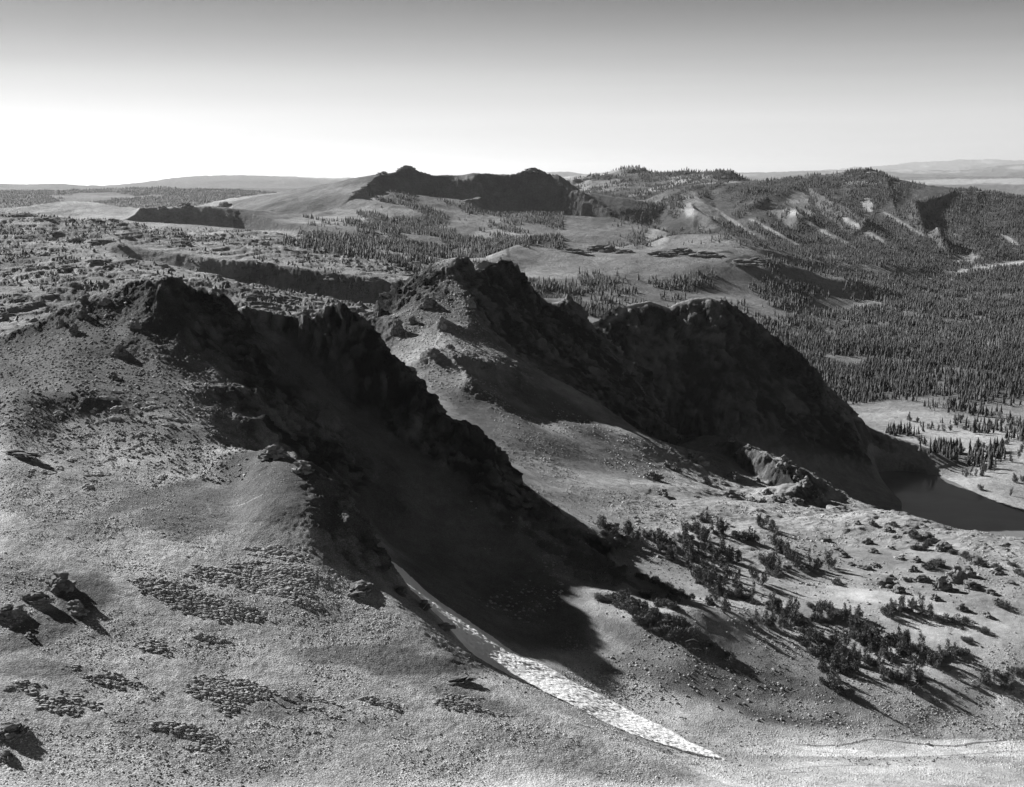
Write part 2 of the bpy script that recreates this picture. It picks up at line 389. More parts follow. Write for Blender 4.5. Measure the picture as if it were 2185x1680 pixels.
# foot of the dark scarp and its crest
line([(230, 532, 2905), (300, 556, 2888), (420, 585, 2855), (500, 602, 2838), (600, 628, 2805), (700, 645, 2772), (780, 655, 2762), (840, 655, 2765)], rock=.8)
line([(250, 515, 2930), (300, 525, 2920), (380, 540, 2900), (450, 548, 2880), (500, 556, 2860), (560, 560, 2850), (620, 575, 2830), (700, 585, 2810), (760, 600, 2790), (820, 600, 2800), (880, 605, 2820), (Z, 1050, 2900, -260)], rock=.8, knob=.3)
line([(-300, 520, 3100), (0, 530, 3000), (80, 500, 3200), (160, 510, 3150), (230, 495, 3200), (300, 500, 3250), (420, 510, 3300), (560, 525, 3250), (700, 540, 3250), (800, 560, 3200), (900, 590, 3000)], rock=.2, knob=.9)
line([(-300, 450, 3650), (0, 455, 3600), (45, 452, 3600), (85, 455, 3600), (110, 468, 3600), (160, 473, 3650), (190, 475, 3700), (230, 468, 3750), (262, 471, 3800), (290, 480, 3800), (350, 488, 3850), (420, 494, 3950), (480, 492, 4000), (520, 491, 4000),
      (560, 496, 4000), (640, 500, 4050), (700, 508, 4050), (780, 525, 4000), (860, 540, 3950), (940, 556, 3900), (1010, 575, 3850), (1060, 590, 3800)], rock=.15, knob=.7)
line([(Z, -300, 4200, -160), (Z, 0, 4200, -160), (Z, 200, 4250, -170), (Z, 300, 4400, -175)], knob=.4)
# dark mesa
line([(262, 470, 4900), (285, 462, 5000), (300, 446, 5100), (340, 444, 5150), (344, 449, 5150), (368, 447, 5160), (376, 442, 5170), (410, 443, 5180), (417, 440, 5190), (450, 436, 5200), (480, 437, 5200), (510, 443, 5200), (540, 456, 5150), (580, 468, 5080), (620, 478, 5000),
      (700, 484, 4900), (780, 488, 4800), (820, 492, 4750)], rock=.5)
line([(290, 470, 5000), (318, 482, 5040), (350, 490, 5065), (420, 494, 5100), (520, 491, 5110), (600, 497, 5000), (700, 508, 4835), (780, 514, 4745), (815, 504, 4735)], rock=.6)
line([(Z, 200, 5700, -240), (Z, 400, 5900, -240), (Z, 600, 5700, -230), (600, 462, 5600), (660, 467, 5400)])
# --- butte
line([(660, 462, 5750), (720, 445, 5850), (757, 418, 6000), (766, 406, 6050), (790, 392, 6150), (805, 378, 6250), (812, 370, 6300), (835, 366, 6350), (855, 364, 6400), (863, 357, 6420), (872, 352, 6430), (885, 357, 6450), (910, 366, 6480), (945, 373, 6520), (985, 375, 6550),
      (1000, 371, 6550), (1040, 370, 6560), (1085, 374, 6580), (1125, 371, 6600), (1135, 367, 6620), (1155, 371, 6620), (1175, 382, 6600), (1190, 380, 6590), (1194, 392, 6560), (1215, 412, 6500), (1250, 432, 6400), (1290, 462, 6280), (1340, 490, 6050), (1380, 522, 5750)], rock=.7)
line([(757, 424, 5970), (800, 404, 6190), (840, 412, 6255), (900, 425, 6350), (940, 428, 6400), (955, 385, 6500), (1020, 385, 6500), (1030, 420, 6430), (1060, 450, 6430), (1110, 492, 6390), (1180, 508, 6425), (1280, 520, 6300), (1350, 527, 6080), (1392, 530, 5760)], rock=.7)
line([(690, 470, 5200), (760, 470, 5200), (850, 485, 5250), (940, 500, 5150), (1040, 500, 5250), (1100, 512, 5150), (1180, 514, 5350), (1280, 526, 5300), (1370, 532, 5300)])
line([(990, 425, 6200), (1000, 450, 5950), (1010, 480, 5600)])
pts([(850, 520, 4600), (950, 530, 4500), (1050, 520, 4700), (1000, 560, 4200)])
line([(Z, 600, 7500, -260), (Z, 900, 8000, -250), (Z, 1200, 8000, -240)])
# back of the meadow: low rounded hill right of the butte foot
line([(1300, 465, 5900), (1380, 482, 5600), (1420, 496, 5500), (1450, 505, 5450)])
line([(1380, 522, 5150), (1420, 508, 5200), (1470, 502, 5250), (1520, 498, 5300), (1560, 504, 5250), (1600, 522, 5100)])
# hill B
line([(1210, 408, 8000), (1222, 392, 8100), (1250, 384, 8150), (1275, 384, 8200), (1300, 376, 8300), (1330, 365, 8400), (1350, 361, 8400), (1366, 368, 8400), (1400, 374, 8350), (1425, 376, 8300), (1455, 370, 8200), (1466, 366, 8200),
      (1478, 371, 8180), (1500, 375, 8150), (1530, 380, 8100), (1537, 371, 8080), (1556, 372, 8080), (1561, 385, 8060), (1580, 392, 8000)], rock=.3)
line([(1215, 418, 7400), (1300, 425, 7300), (1380, 428, 7200), (1450, 410, 7400)], rock=0)
# ridge C
line([(1262, 432, 6900), (1330, 430, 6900), (1378, 428, 6900), (1420, 412, 6950), (1450, 401, 7000), (1500, 398, 7000), (1560, 394, 7050), (1600, 398, 7100), (1660, 402, 7200), (1720, 401, 7250), (1770, 396, 7300), (1792, 386, 7350), (1800, 384, 7350), (1812, 388, 7380),
      (1828, 376, 7400), (1845, 369, 7400), (1858, 368, 7400), (1868, 366, 7400), (1885, 374, 7400), (1900, 383, 7400), (1950, 395, 7380), (2000, 412, 7350), (2040, 414, 7300), (2060, 408, 7250), (2085, 408, 7250), (2100, 418, 7250), (2185, 424, 7200), (2400, 430, 7100), (3000, 440, 7000), (4200, 440, 7000)], rock=.3)
for (uv_, a) in (((1440, 425, 6600), (1480, 450, 6200)), ((1640, 425, 6600), (1700, 455, 6200)), ((1780, 430, 6500), (1850, 470, 6100)), ((1950, 430, 6500), (2000, 480, 6000))):
    pts([uv_, a])
for k, u in enumerate(range(1420, 2300, 55)):
    v1 = 455 + (u - 1400) * .04
    if k % 2: line([(u, v1 - 18, 6500), (u + 60, v1 + 25, 6050), (u + 110, v1 + 60, 5750)])
    else: line([(u, v1 - 8, 6500), (u + 60, v1 + 38, 6030), (u + 110, v1 + 72, 5720)])
line([(1600, 545, 5150), (1760, 560, 5100), (1900, 572, 5150), (2050, 578, 5250), (2185, 580, 5300), (2500, 580, 5300), (4200, 580, 5300)])
line([(Z, 1200, 9500, -330), (Z, 1500, 9500, -340), (Z, 1900, 9000, -330), (Z, 2300, 9000, -330), (Z, 3500, 9000, -330)])
# --- far hills
line([(-900, 470, 6500), (-300, 470, 6600), (0, 455, 6800), (60, 440, 7000), (150, 428, 7300), (200, 432, 7300), (260, 440, 7200), (330, 456, 7000)])
line([(Z, -900, 8200, -420), (Z, 0, 8200, -430), (Z, 300, 8000, -420), (Z, 600, 8200, -430)])
line([(-900, 420, 11000), (-200, 415, 11500), (0, 408, 12000), (60, 402, 12200), (100, 400, 12300), (150, 406, 12200), (200, 404, 12000), (240, 414, 11800), (300, 425, 11500)])
line([(200, 428, 9800), (260, 412, 10200), (330, 404, 10500), (390, 407, 10500), (440, 417, 10300), (520, 420, 10200), (600, 436, 9600), (680, 446, 9200)])
line([(270, 404, 14000), (330, 396, 14500), (400, 386, 15000), (450, 376, 15500), (500, 373, 15600), (540, 376, 15500), (570, 383, 15200), (620, 379, 15200), (700, 382, 15200), (780, 385, 15000), (900, 392, 15000), (1100, 395, 15000)])
line([(400, 420, 12500), (550, 425, 12500), (700, 430, 12500), (900, 430, 12500)])
line([(-900, 440, 9500), (0, 436, 9600), (150, 440, 9500)])
line([(1150, 382, 18000), (1200, 374, 18500), (1260, 378, 18500), (1400, 385, 18000), (1560, 378, 18000), (1600, 374, 18500), (1680, 376, 18500), (1720, 382, 18000)])
line([(1560, 394, 12500), (1640, 392, 13000), (1700, 384, 13500), (1735, 378, 13800), (1770, 384, 13500), (1810, 392, 13000), (1900, 398, 12500), (2000, 400, 12500)])
line([(1700, 374, 26000), (1780, 370, 27000), (1860, 365, 28000), (1930, 352, 28000), (1980, 345, 28000), (2020, 350, 28000), (2080, 344, 28000), (2130, 343, 28000), (2185, 346, 28000), (2500, 350, 28000), (4200, 360, 28000)])
line([(1800, 388, 17000), (1900, 384, 18000), (1980, 374, 19000), (2050, 364, 19500), (2120, 356, 19500), (2185, 352, 19500), (2500, 350, 19500), (4200, 360, 19500)])
line([(1950, 404, 12000), (2050, 398, 12500), (2120, 390, 13000), (2185, 386, 13000), (2500, 384, 13000), (4200, 390, 13000)])
line([(-900, 392, 33000), (0, 393, 33000), (200, 391, 34000), (300, 389, 34000), (600, 388, 34000), (800, 380, 34000), (1000, 374, 34000), (1150, 366, 34000), (1300, 368, 34000), (1600, 366, 34000), (1800, 368, 34000)])
for D_, z_ in ((16500, -620), (22500, -700), (30000, -760)):
    line([(Z, u_, D_, z_) for u_ in (-900, -300, 300, 900, 1500, 2100, 2700, 4200)])
for D_, z_ in ((60000, -300), (42000, -280)):
    line([(Z, u_, D_, z_) for u_ in (-2400, -900, 0, 1000, 2000, 3000, 4600)])
for D_ , z_ in ((60, -36), (250, -125), (600, -150), (1100, -200), (2000, -230), (3500, -200), (6000, -350), (12000, -500), (30000, -600)):
    PTS.append((-1.05, D_, z_ / D_, 0, .3)); PTS.append((1.15, D_, (z_ - 120) / D_ if D_ > 300 else z_ / D_, 0, 0))
PTS += [(-1.05, 250000, -.004, 0, 0), (1.15, 250000, -.004, 0, 0), (-1.05, 60000, -.005, 0, 0), (1.15, 60000, -.005, 0, 0), (-1.05, 50, -.62, 0, 0), (1.15, 50, -.62, 0, 0)]
P = np.array(PTS)
LS = 1.0
verts2 = [Vector((p[0], math.log(p[1]) * LS)) for p in PTS]
cv, ce, cf, ov, oe, of = delaunay_2d_cdt(verts2, EDG, [], 0, 1e-6)
CV = np.array([(v.x, v.y) for v in cv])
NA = 3
CA = np.zeros((len(CV), NA))
for i, orig in enumerate(ov):
    if orig:
        CA[i] = P[orig[0], 2:5]
    else:   # crossing of two break lines: mean of nearest points along them
        d = np.hypot(P[:, 0] - CV[i, 0], np.log(P[:, 1]) - CV[i, 1])
        k = np.argsort(d)[:2]
        w = 1 / (d[k] + 1e-6)
        CA[i] = (P[k, 2:5] * w[:, None]).sum(0) / w.sum()
        print('crossing near D', math.exp(CV[i, 1]), 't', CV[i, 0], 'u~', CV[i, 0] * 3000 + 1092)
# grid ------------------------------------------------------------------
QUAL = 1.0
def seg(a, b, n):
    return list(np.linspace(math.log(a), math.log(b), max(2, int(n * QUAL)), endpoint=False))
LD = np.array(seg(60, 235, 60) + seg(235, 520, 430) + seg(520, 960, 640) + seg(960, 1480, 400) + seg(1480, 2000, 260) + seg(2000, 3000, 210) + seg(3000, 6800, 420) + seg(6800, 9000, 90) + seg(9000, 248000, 300))
TG = np.concatenate([np.linspace(-1.0, -.43, 60, endpoint=False), np.linspace(-.43, .43, int(1080 * QUAL), endpoint=False), np.linspace(.43, 1.1, 60)])
NR, NC = len(LD), len(TG)
G = np.full((NA, NR, NC), np.nan, dtype=np.float64)
for f in cf:
    for j in range(1, len(f) - 1):
        i0, i1, i2 = f[0], f[j], f[j + 1]
        x = CV[[i0, i1, i2], 0]; y = CV[[i0, i1, i2], 1]
        c0, c1 = np.searchsorted(TG, x.min() - 1e-9), np.searchsorted(TG, x.max() + 1e-9)
        r0, r1 = np.searchsorted(LD, y.min() - 1e-9), np.searchsorted(LD, y.max() + 1e-9)
        if c1 <= c0 or r1 <= r0: continue
        XX = TG[None, c0:c1]; YY = LD[r0:r1, None]
        det = (y[1] - y[2]) * (x[0] - x[2]) + (x[2] - x[1]) * (y[0] - y[2])
        if abs(det) < 1e-14: continue
        l0 = ((y[1] - y[2]) * (XX - x[2]) + (x[2] - x[1]) * (YY - y[2])) / det
        l1 = ((y[2] - y[0]) * (XX - x[2]) + (x[0] - x[2]) * (YY - y[2])) / det
        l2 = 1 - l0 - l1
        m = (l0 >= -1e-7) & (l1 >= -1e-7) & (l2 >= -1e-7)
        for a in range(NA):
            val = CA[i0, a] * l0 + CA[i1, a] * l1 + CA[i2, a] * l2
            G[a, r0:r1, c0:c1][m] = val[m]
bad = np.isnan(G[0])
print('grid', NR, NC, 'bad', bad.sum(), 'time', time.time() - T0)
if bad.any():
    G[0][bad] = -.3; G[1][bad] = 0; G[2][bad] = 0
def blur1(a, s, axis):
    """three box blurs of radius s along axis"""
    n = a.shape[axis]
    for _ in range(3):
        pad = [(0, 0)] * a.ndim; pad[axis] = (s + 1, s)
        b = np.pad(a, pad, mode='edge')
        c = np.cumsum(b, axis=axis, dtype=np.float64)
        sl1 = [slice(None)] * a.ndim; sl2 = [slice(None)] * a.ndim
        sl1[axis] = slice(2 * s + 1, 2 * s + 1 + n); sl2[axis] = slice(0, n)
        a = (c[tuple(sl1)] - c[tuple(sl2)]) / (2 * s + 1)
    return a
def blur(a, s):
    return blur1(blur1(a, s, 0), s, 1)
DD = np.exp(LD)[:, None] * np.ones((1, NC))
HZ = G[0] * DD                     # heights
ROCK = np.clip(blur(G[1], 4), 0, 1)
KNOB = np.clip(blur(G[2], 10), 0, 1)
h_s = blur(HZ, 2); h_m = blur(HZ, 9)
fw = sstep(2500, 4500, DD); h_m = h_m * (1 - fw) + blur(HZ, 3) * fw
fw = sstep(4500, 5200, DD); h_m = h_m * (1 - fw) + HZ * fw
fw = sstep(8000, 9500, DD); h_m = h_m * (1 - fw) + blur(HZ, 1) * fw
del G
sharp = sstep(.25, .8, ROCK)
HZ = h_m * (1 - sharp) + (h_s * .3 + HZ * .7) * sharp
# the lake bowl is cut down to below the water
LKXY = np.array([world_pt(*q)[:2] for q in lk])
def inside(poly, X, Y):
    m = np.zeros(X.shape, dtype=bool); j = len(poly) - 1
    for i in range(len(poly)):
        xi, yi = poly[i]; xj, yj = poly[j]
        m ^= ((yi > Y) != (yj > Y)) & (X < (xj - xi) * (Y - yi) / (yj - yi + 1e-12) + xi)
        j = i
    return m
_r0, _r1 = np.searchsorted(LD, math.log(1050)), np.searchsorted(LD, math.log(2150))
_X = TG[None, :] * DD[_r0:_r1]
_m = inside(LKXY, _X, DD[_r0:_r1]).astype(float)
_m = blur(_m, 2)
HZ[_r0:_r1] = np.where(_m > .5, np.minimum(HZ[_r0:_r1], ZL - 2.5), HZ[_r0:_r1])
near_lake = (np.abs(HZ + 400) < 4) & (DD > 1150) & (DD < 2000)
XX = (TG[None, :] * DD); YY = DD
# ---------------------------------------------------------------- relief
near = sstep(1500, 900, DD)
INL = np.zeros((NR, NC), dtype=bool); INL[_r0:_r1] = _m > .5
soft = 1 - sstep(.2, .7, ROCK)
HZ = HZ + ((fbm(XX, YY, 75, 5) * 2.0 + .5 * ridged(XX, YY, 30, 4) * near) * soft + fbm(XX, YY, 9, 3) * .25 * near * soft + (n2(XX / 1.5, YY / 1.7) * .13 + n2(XX / .8 + 7, YY / .9) * .07) * sstep(620, 520, DD) * soft) * (1 - near_lake * .8)
far = sstep(1700, 3200, DD) * (1 - near_lake)
HZ = HZ + far * (fbm(XX, YY, 420, 5, .55) * 11 + (ridged(XX, YY, 700, 5, .55) - .3) * 24 * sstep(4500, 5600, DD))
HZ = np.where(INL, np.minimum(HZ, ZL - 1.6), HZ)
HZ = HZ + sstep(8500, 14000, DD) * DD * .0032 * (ridged(XX, YY, 8000, 7, .55) - .3)
# granite benches: stepped, broken humps
kw = sstep(1400, 2000, DD)
kn = ridged(XX, YY * .8 + XX * .25, 150, 6, .6)
kn2 = ridged(XX * .9 - YY * .3, YY, 40, 5, .6)
HZ = HZ + KNOB * (kw * ((kn - .25) * 20 + (np.abs(kn2) - .3) * 7) + (1 - kw) * ((kn2 - .3) * 4.6 + fbm(XX, YY, 26, 3) * 1.5) * sstep(560, 760, DD))
st = 9.0
tr = (HZ + fbm(XX, YY, 300, 3) * 30) / st
frac = tr - np.floor(tr)
HZ = HZ + KNOB * kw * st * .8 * (sstep(.3, .7, frac) - frac)
# lake bed stays under water
# cliffs: push the faces in and out along their own normals, in upright ribs and blocks
stn = (HZ + fbm(XX, YY, 40, 5, .6) * 9) / 4.5
frn = stn - np.floor(stn)
HZ = HZ + KNOB * (1 - kw) * sstep(560, 760, DD) * 4.5 * .32 * (sstep(.35, .65, frn) - frn)
ROCK = np.clip(ROCK + KNOB * (1 - kw) * .35 * sstep(-.05, .25, fbm(XX + 40, YY, 45, 4, .6)), 0, 1)
PX, PY, PZ = XX.copy(), YY + 0 * XX, HZ
gx = blur(HZ, 5)
dzc = np.gradient(gx, axis=1) / np.gradient(XX, axis=1)
dzr = np.gradient(gx, axis=0)
dYr = np.gradient(PY, axis=0); dXr = np.gradient(XX, axis=0)
zy = (dzr - dzc * dXr) / dYr
zx = dzc
SL = np.hypot(zx, zy)
ROCK2 = np.clip(ROCK * sstep(.25, .75, SL) + .35 * sstep(.9, 1.5, SL) * (ROCK > .12), 0, 1)
nl = 1 / (SL + 1e-6)
hx, hy = -zx * nl, -zy * nl
sel = ROCK2 > .02
xs, ys, zs = PX[sel], PY[sel], PZ[sel]
ds = DD[sel]
w0 = np.clip(ds / 45.0, 14, 110)
# along-the-face coordinate makes the ribs follow the fall line
al = (xs * hy[sel] - ys * hx[sel])
def rib(w, k):
    a = n3(xs / w + k, ys / w, zs / (w * 3.2))
    return 1 - 2 * np.abs(a)
amp = np.clip(ds / 170.0, 3.0, 26)
W0 = 24.0 * np.where(ds > 3500, 4.0, np.where(ds > 1600, 1.6, 1.0))
A0 = 4.4 * np.where(ds > 3500, 3.5, np.where(ds > 1600, 1.6, 1.0))
disp = A0 * (rib(W0, 0) + .55 * rib(W0 / 2.2, 7) + .34 * rib(W0 / 5, 3) + .22 * rib(W0 / 11, 11))
blk = n3(xs / (W0 * .22), ys / (W0 * .22), zs / (W0 * .2)) + .5 * n3(xs / (W0 * .1), ys / (W0 * .1), zs / (W0 * .09))
S1 = W0 * .36
g1, id1 = worley(xs / S1, ys / S1, zs / (S1 * 1.7))
g2, id2 = worley(xs / (S1 * .38) + 9, ys / (S1 * .38), zs / (S1 * .5))
g3, id3 = worley(xs / (S1 * .16) + 5, ys / (S1 * .16), zs / (S1 * .2))
disp = (disp + blk * A0 * .2 + id1 * A0 * .5 + id2 * A0 * .32 + id3 * A0 * .16 - sstep(.10, 0, g1) * A0 * .35) * ROCK2[sel]
steep = sstep(.5, 1.3, SL[sel])
PX[sel] += hx[sel] * disp * steep
PY[sel] += hy[sel] * disp * steep
ridge_ = sstep(.0, 1.0, (HZ - blur(HZ, 10))[sel] / (1.0 + ds / 900.0))
PZ[sel] += disp * (1 - steep) * .6 + blk * .5 * ROCK2[sel] + (id1 * .4 + id2 * .4 + id3 * .2) * A0 * .5 * ridge_ * ROCK2[sel]
print('relief', time.time() - T0)
# ---------------------------------------------------------------- where a sight line meets the ground
def hit(u, v):
    s, y = slope_of(v)
    t = (u - W_REF / 2) / F_REF / y
    c = int(np.clip(np.searchsorted(TG, t), 1, NC - 1))
    if abs(TG[c - 1] - t) < abs(TG[c] - t): c -= 1
    prof = PZ[:, c] / PY[:, c]
    k = np.nonzero(prof[20:] >= s)[0]
    if len(k) == 0: return None
    r = k[0] + 20
    return float(t * PY[r, c]), float(PY[r, c]), float(PZ[r, c])
def ground(x, y):
    """height of the ground under (x, y), bilinear in the undisplaced grid"""
    x = np.asarray(x, float); y = np.asarray(y, float)
    r = np.clip(np.searchsorted(LD, np.log(y)) , 1, NR - 1)
    t = x / y
    c = np.clip(np.searchsorted(TG, t), 1, NC - 1)
    fr = (np.log(y) - LD[r - 1]) / (LD[r] - LD[r - 1]); fc = (t - TG[c - 1]) / (TG[c] - TG[c - 1])
    fr = np.clip(fr, 0, 1); fc = np.clip(fc, 0, 1)
    return (PZ[r - 1, c - 1] * (1 - fr) * (1 - fc) + PZ[r, c - 1] * fr * (1 - fc) + PZ[r - 1, c] * (1 - fr) * fc + PZ[r, c] * fr * fc)
def gattr(A, x, y):
    r = np.clip(np.searchsorted(LD, np.log(y)), 0, NR - 1); c = np.clip(np.searchsorted(TG, x / y), 0, NC - 1)
    return A[r, c]
# horizon clearance per grid point: is it seen from the camera?
SLP = PZ / PY
HMAX = np.maximum.accumulate(SLP, axis=0)
VIS = SLP >= HMAX - 1e-4
# ================================================================ MATERIALS
def new_mat(name):
    m = bpy.data.materials.new(name)
    m.use_nodes = True
    t = m.node_tree
    t.nodes.clear()
    out = t.nodes.new('ShaderNodeOutputMaterial')
    b = t.nodes.new('ShaderNodeBsdfPrincipled')
    b.inputs['Roughness'].default_value = .95
    b.inputs['Specular IOR Level'].default_value = .15
    t.links.new(b.outputs[0], out.inputs[0])
    return m, t, b
def noise(t, vec, scale, detail, rough=.6, dist=0.0):
    n = t.nodes.new('ShaderNodeTexNoise')
    n.inputs['Scale'].default_value = scale
    n.inputs['Detail'].default_value = detail
    n.inputs['Roughness'].default_value = rough
    n.inputs['Distortion'].default_value = dist
    t.links.new(vec, n.inputs['Vector'])
    return n.outputs['Fac']
def mrange(t, v, a, b, c, d, clamp=True):
    n = t.nodes.new('ShaderNodeMapRange')
    n.clamp = clamp
    for i, x in zip((1, 2, 3, 4), (a, b, c, d)):
        n.inputs[i].default_value = x
    t.links.new(v, n.inputs[0])
    return n.outputs[0]
def mth(t, op, a, b):
    n = t.nodes.new('ShaderNodeMath'); n.operation = op
    for i, x in enumerate((a, b)):
        if isinstance(x, (int, float)): n.inputs[i].default_value = x
        else: t.links.new(x, n.inputs[i])
    return n.outputs[0]
def objco(t):
    return t.nodes.new('ShaderNodeTexCoord').outputs['Object']
def attr(t, name):
    n = t.nodes.new('ShaderNodeAttribute'); n.attribute_name = name
    return n.outputs['Fac']
def gray(t, v, b):
    c = t.nodes.new('ShaderNodeCombineColor')
    for i in range(3): t.links.new(v, c.inputs[i])
    t.links.new(c.outputs[0], b.inputs['Base Color'])
def bump(t, h, b, dist, strength=1.0, prev=None):
    n = t.nodes.new('ShaderNodeBump')
    n.inputs['Distance'].default_value = dist
    n.inputs['Strength'].default_value = strength
    t.links.new(h, n.inputs['Height'])
    if prev is not None: t.links.new(prev, n.inputs['Normal'])
    t.links.new(n.outputs[0], b.inputs['Normal'])
    return n.outputs[0]
# natural ground: base colour comes with the place (soil, meadow, scree, rock, granite, some painted shade and haze), grain from the shader
M_ground, t, b = new_mat('ground')
co = objco(t)
alb = attr(t, 'alb'); rk = attr(t, 'rock'); grain = attr(t, 'grain'); big = attr(t, 'big')
nf = noise(t, co, 1.9, 4, .75)
nm = noise(t, co, .10, 6, .7)
nb = noise(t, co, .012, 7, .68)
f1 = mrange(t, nf, .3, .7, .62, 1.38, False)
f2 = mrange(t, nm, .3, .7, .72, 1.28, False)
f3 = mrange(t, nb, .3, .7, .7, 1.3, False)
f = mth(t, 'MULTIPLY', mth(t, 'MULTIPLY', f1, f2), f3)
# grain: knee-high tussocks and stones, 0.5 to 3 m; rock: broken blocks
vo = t.nodes.new('ShaderNodeTexVoronoi'); vo.inputs['Scale'].default_value = 1.5; vo.inputs['Randomness'].default_value = 1
t.links.new(co, vo.inputs['Vector'])
st_ = mth(t, 'MULTIPLY', mrange(t, vo.outputs['Distance'], 0, .75, 1, 0), grain)
f = mth(t, 'MULTIPLY', f, mrange(t, st_, 0, .8, .72, 1.42))
gray(t, mth(t, 'MAXIMUM', mth(t, 'MULTIPLY', alb, f), .02), b)
nrm1 = bump(t, mth(t, 'ADD', mth(t, 'MULTIPLY', nf, .34), mth(t, 'MULTIPLY', st_, .34)), b, 1.0)
rh = noise(t, co, .16, 8, .78)
nrm2 = bump(t, mth(t, 'MULTIPLY', rh, mth(t, 'ADD', mth(t, 'MULTIPLY', rk, 9.0), 1.0)), b, 1.0, prev=nrm1)
bh = noise(t, co, .02, 9, .74)
bump(t, mth(t, 'MULTIPLY', bh, mth(t, 'MULTIPLY', big, 26.0)), b, 1.0, prev=nrm2)
M_snow, t, b = new_mat('snow')
co = objco(t)
n = noise(t, co, .8, 4, .6)
gray(t, mrange(t, noise(t, co, .25, 5, .7), .3, .7, .80, .92), b)
b.inputs['Roughness'].default_value = .6
bump(t, n, b, .5)
M_water, t, b = new_mat('lake_water')
co = objco(t)
gray(t, mrange(t, noise(t, co, .006, 3, .6, 1.0), .3, .7, .14, .22), b)
b.inputs['Specular IOR Level'].default_value = .5
b.inputs['IOR'].default_value = 1.33
t.links.new(mrange(t, noise(t, co, .012, 5, .6, 1.5), .35, .65, .05, .22), b.inputs['Roughness'])
bump(t, noise(t, co, .9, 3, .5), b, .03)
def rock_mat(name, lo_, hi_, sc=1.0):
    m, t, b = new_mat(name)
    co = objco(t)
    n1 = noise(t, co, .35 * sc, 7, .72); n2_ = noise(t, co, .06 * sc, 5, .6)
    gray(t, mth(t, 'MULTIPLY', mrange(t, n1, .25, .75, lo_, hi_), mrange(t, n2_, .3, .7, .75, 1.25)), b)
    bump(t, n1, b, 1.6 / sc)
    return m
M_dark_rock = rock_mat('dark_volcanic_rock', .09, .26)
M_gran = rock_mat('pale_rock', .22, .5)
M_mid_rock = rock_mat('grey_rock', .10, .26)
def leaf_mat(name, lo_, hi_, sc=1.0):
    m, t, b = new_mat(name)
    co = objco(t)
    oi = t.nodes.new('ShaderNodeObjectInfo')
    v = mrange(t, noise(t, co, .9 * sc, 3, .7), .3, .7, lo_, hi_)
    v = mth(t, 'MULTIPLY', v, mrange(t, oi.outputs['Random'], 0, 1, .75, 1.25))
    gray(t, v, b)
    b.inputs['Roughness'].default_value = .7
    return m
M_pine = leaf_mat('pine_needles', .045, .20, 2.4)
M_conifer = leaf_mat('conifer_needles', .010, .10, .05)
M_bark, t, b = new_mat('bark')
gray(t, mrange(t, noise(t, objco(t), 3, 3, .6), .3, .7, .16, .42), b)
M_dead, t, b = new_mat('bleached_wood')
gray(t, mrange(t, noise(t, objco(t), 2, 3, .6), .3, .7, .4, .62), b)
M_tuft, t, b = new_mat('dry_grass')
gray(t, mth(t, 'MULTIPLY', mrange(t, noise(t, objco(t), 3.0, 2, .6), .3, .7, .36, .60), mrange(t, noise(t, objco(t), .06, 3, .6), .35, .65, .8, 1.15)), b)
M_mat, t, b = new_mat('shrub_foliage')
co = objco(t)
n = noise(t, co, 1.6, 5, .75)
gray(t, mth(t, 'MULTIPLY', mrange(t, n, .3, .7, .25, .44), mrange(t, noise(t, co, .15, 3, .6), .3, .7, .75, 1.25)), b)
bump(t, n, b, .35)
def flat_mat(name, v, r=.8):
    m, t, b = new_mat(name)
    b.inputs['Base Color'].default_value = (v, v, v, 1); b.inputs['Roughness'].default_value = r
    return m
# ================================================================ GROUND COVER
ALB = (.40 + .15 * fbm(PX, PY, 90, 4) + .14 * fbm(PX, PY, 17, 4, .65) * near)
GRAIN = np.full((NR, NC), .9) * sstep(900, 500, DD)
BIG = sstep(1400, 3000, DD) * .5 + sstep(700, 1500, DD) * .1
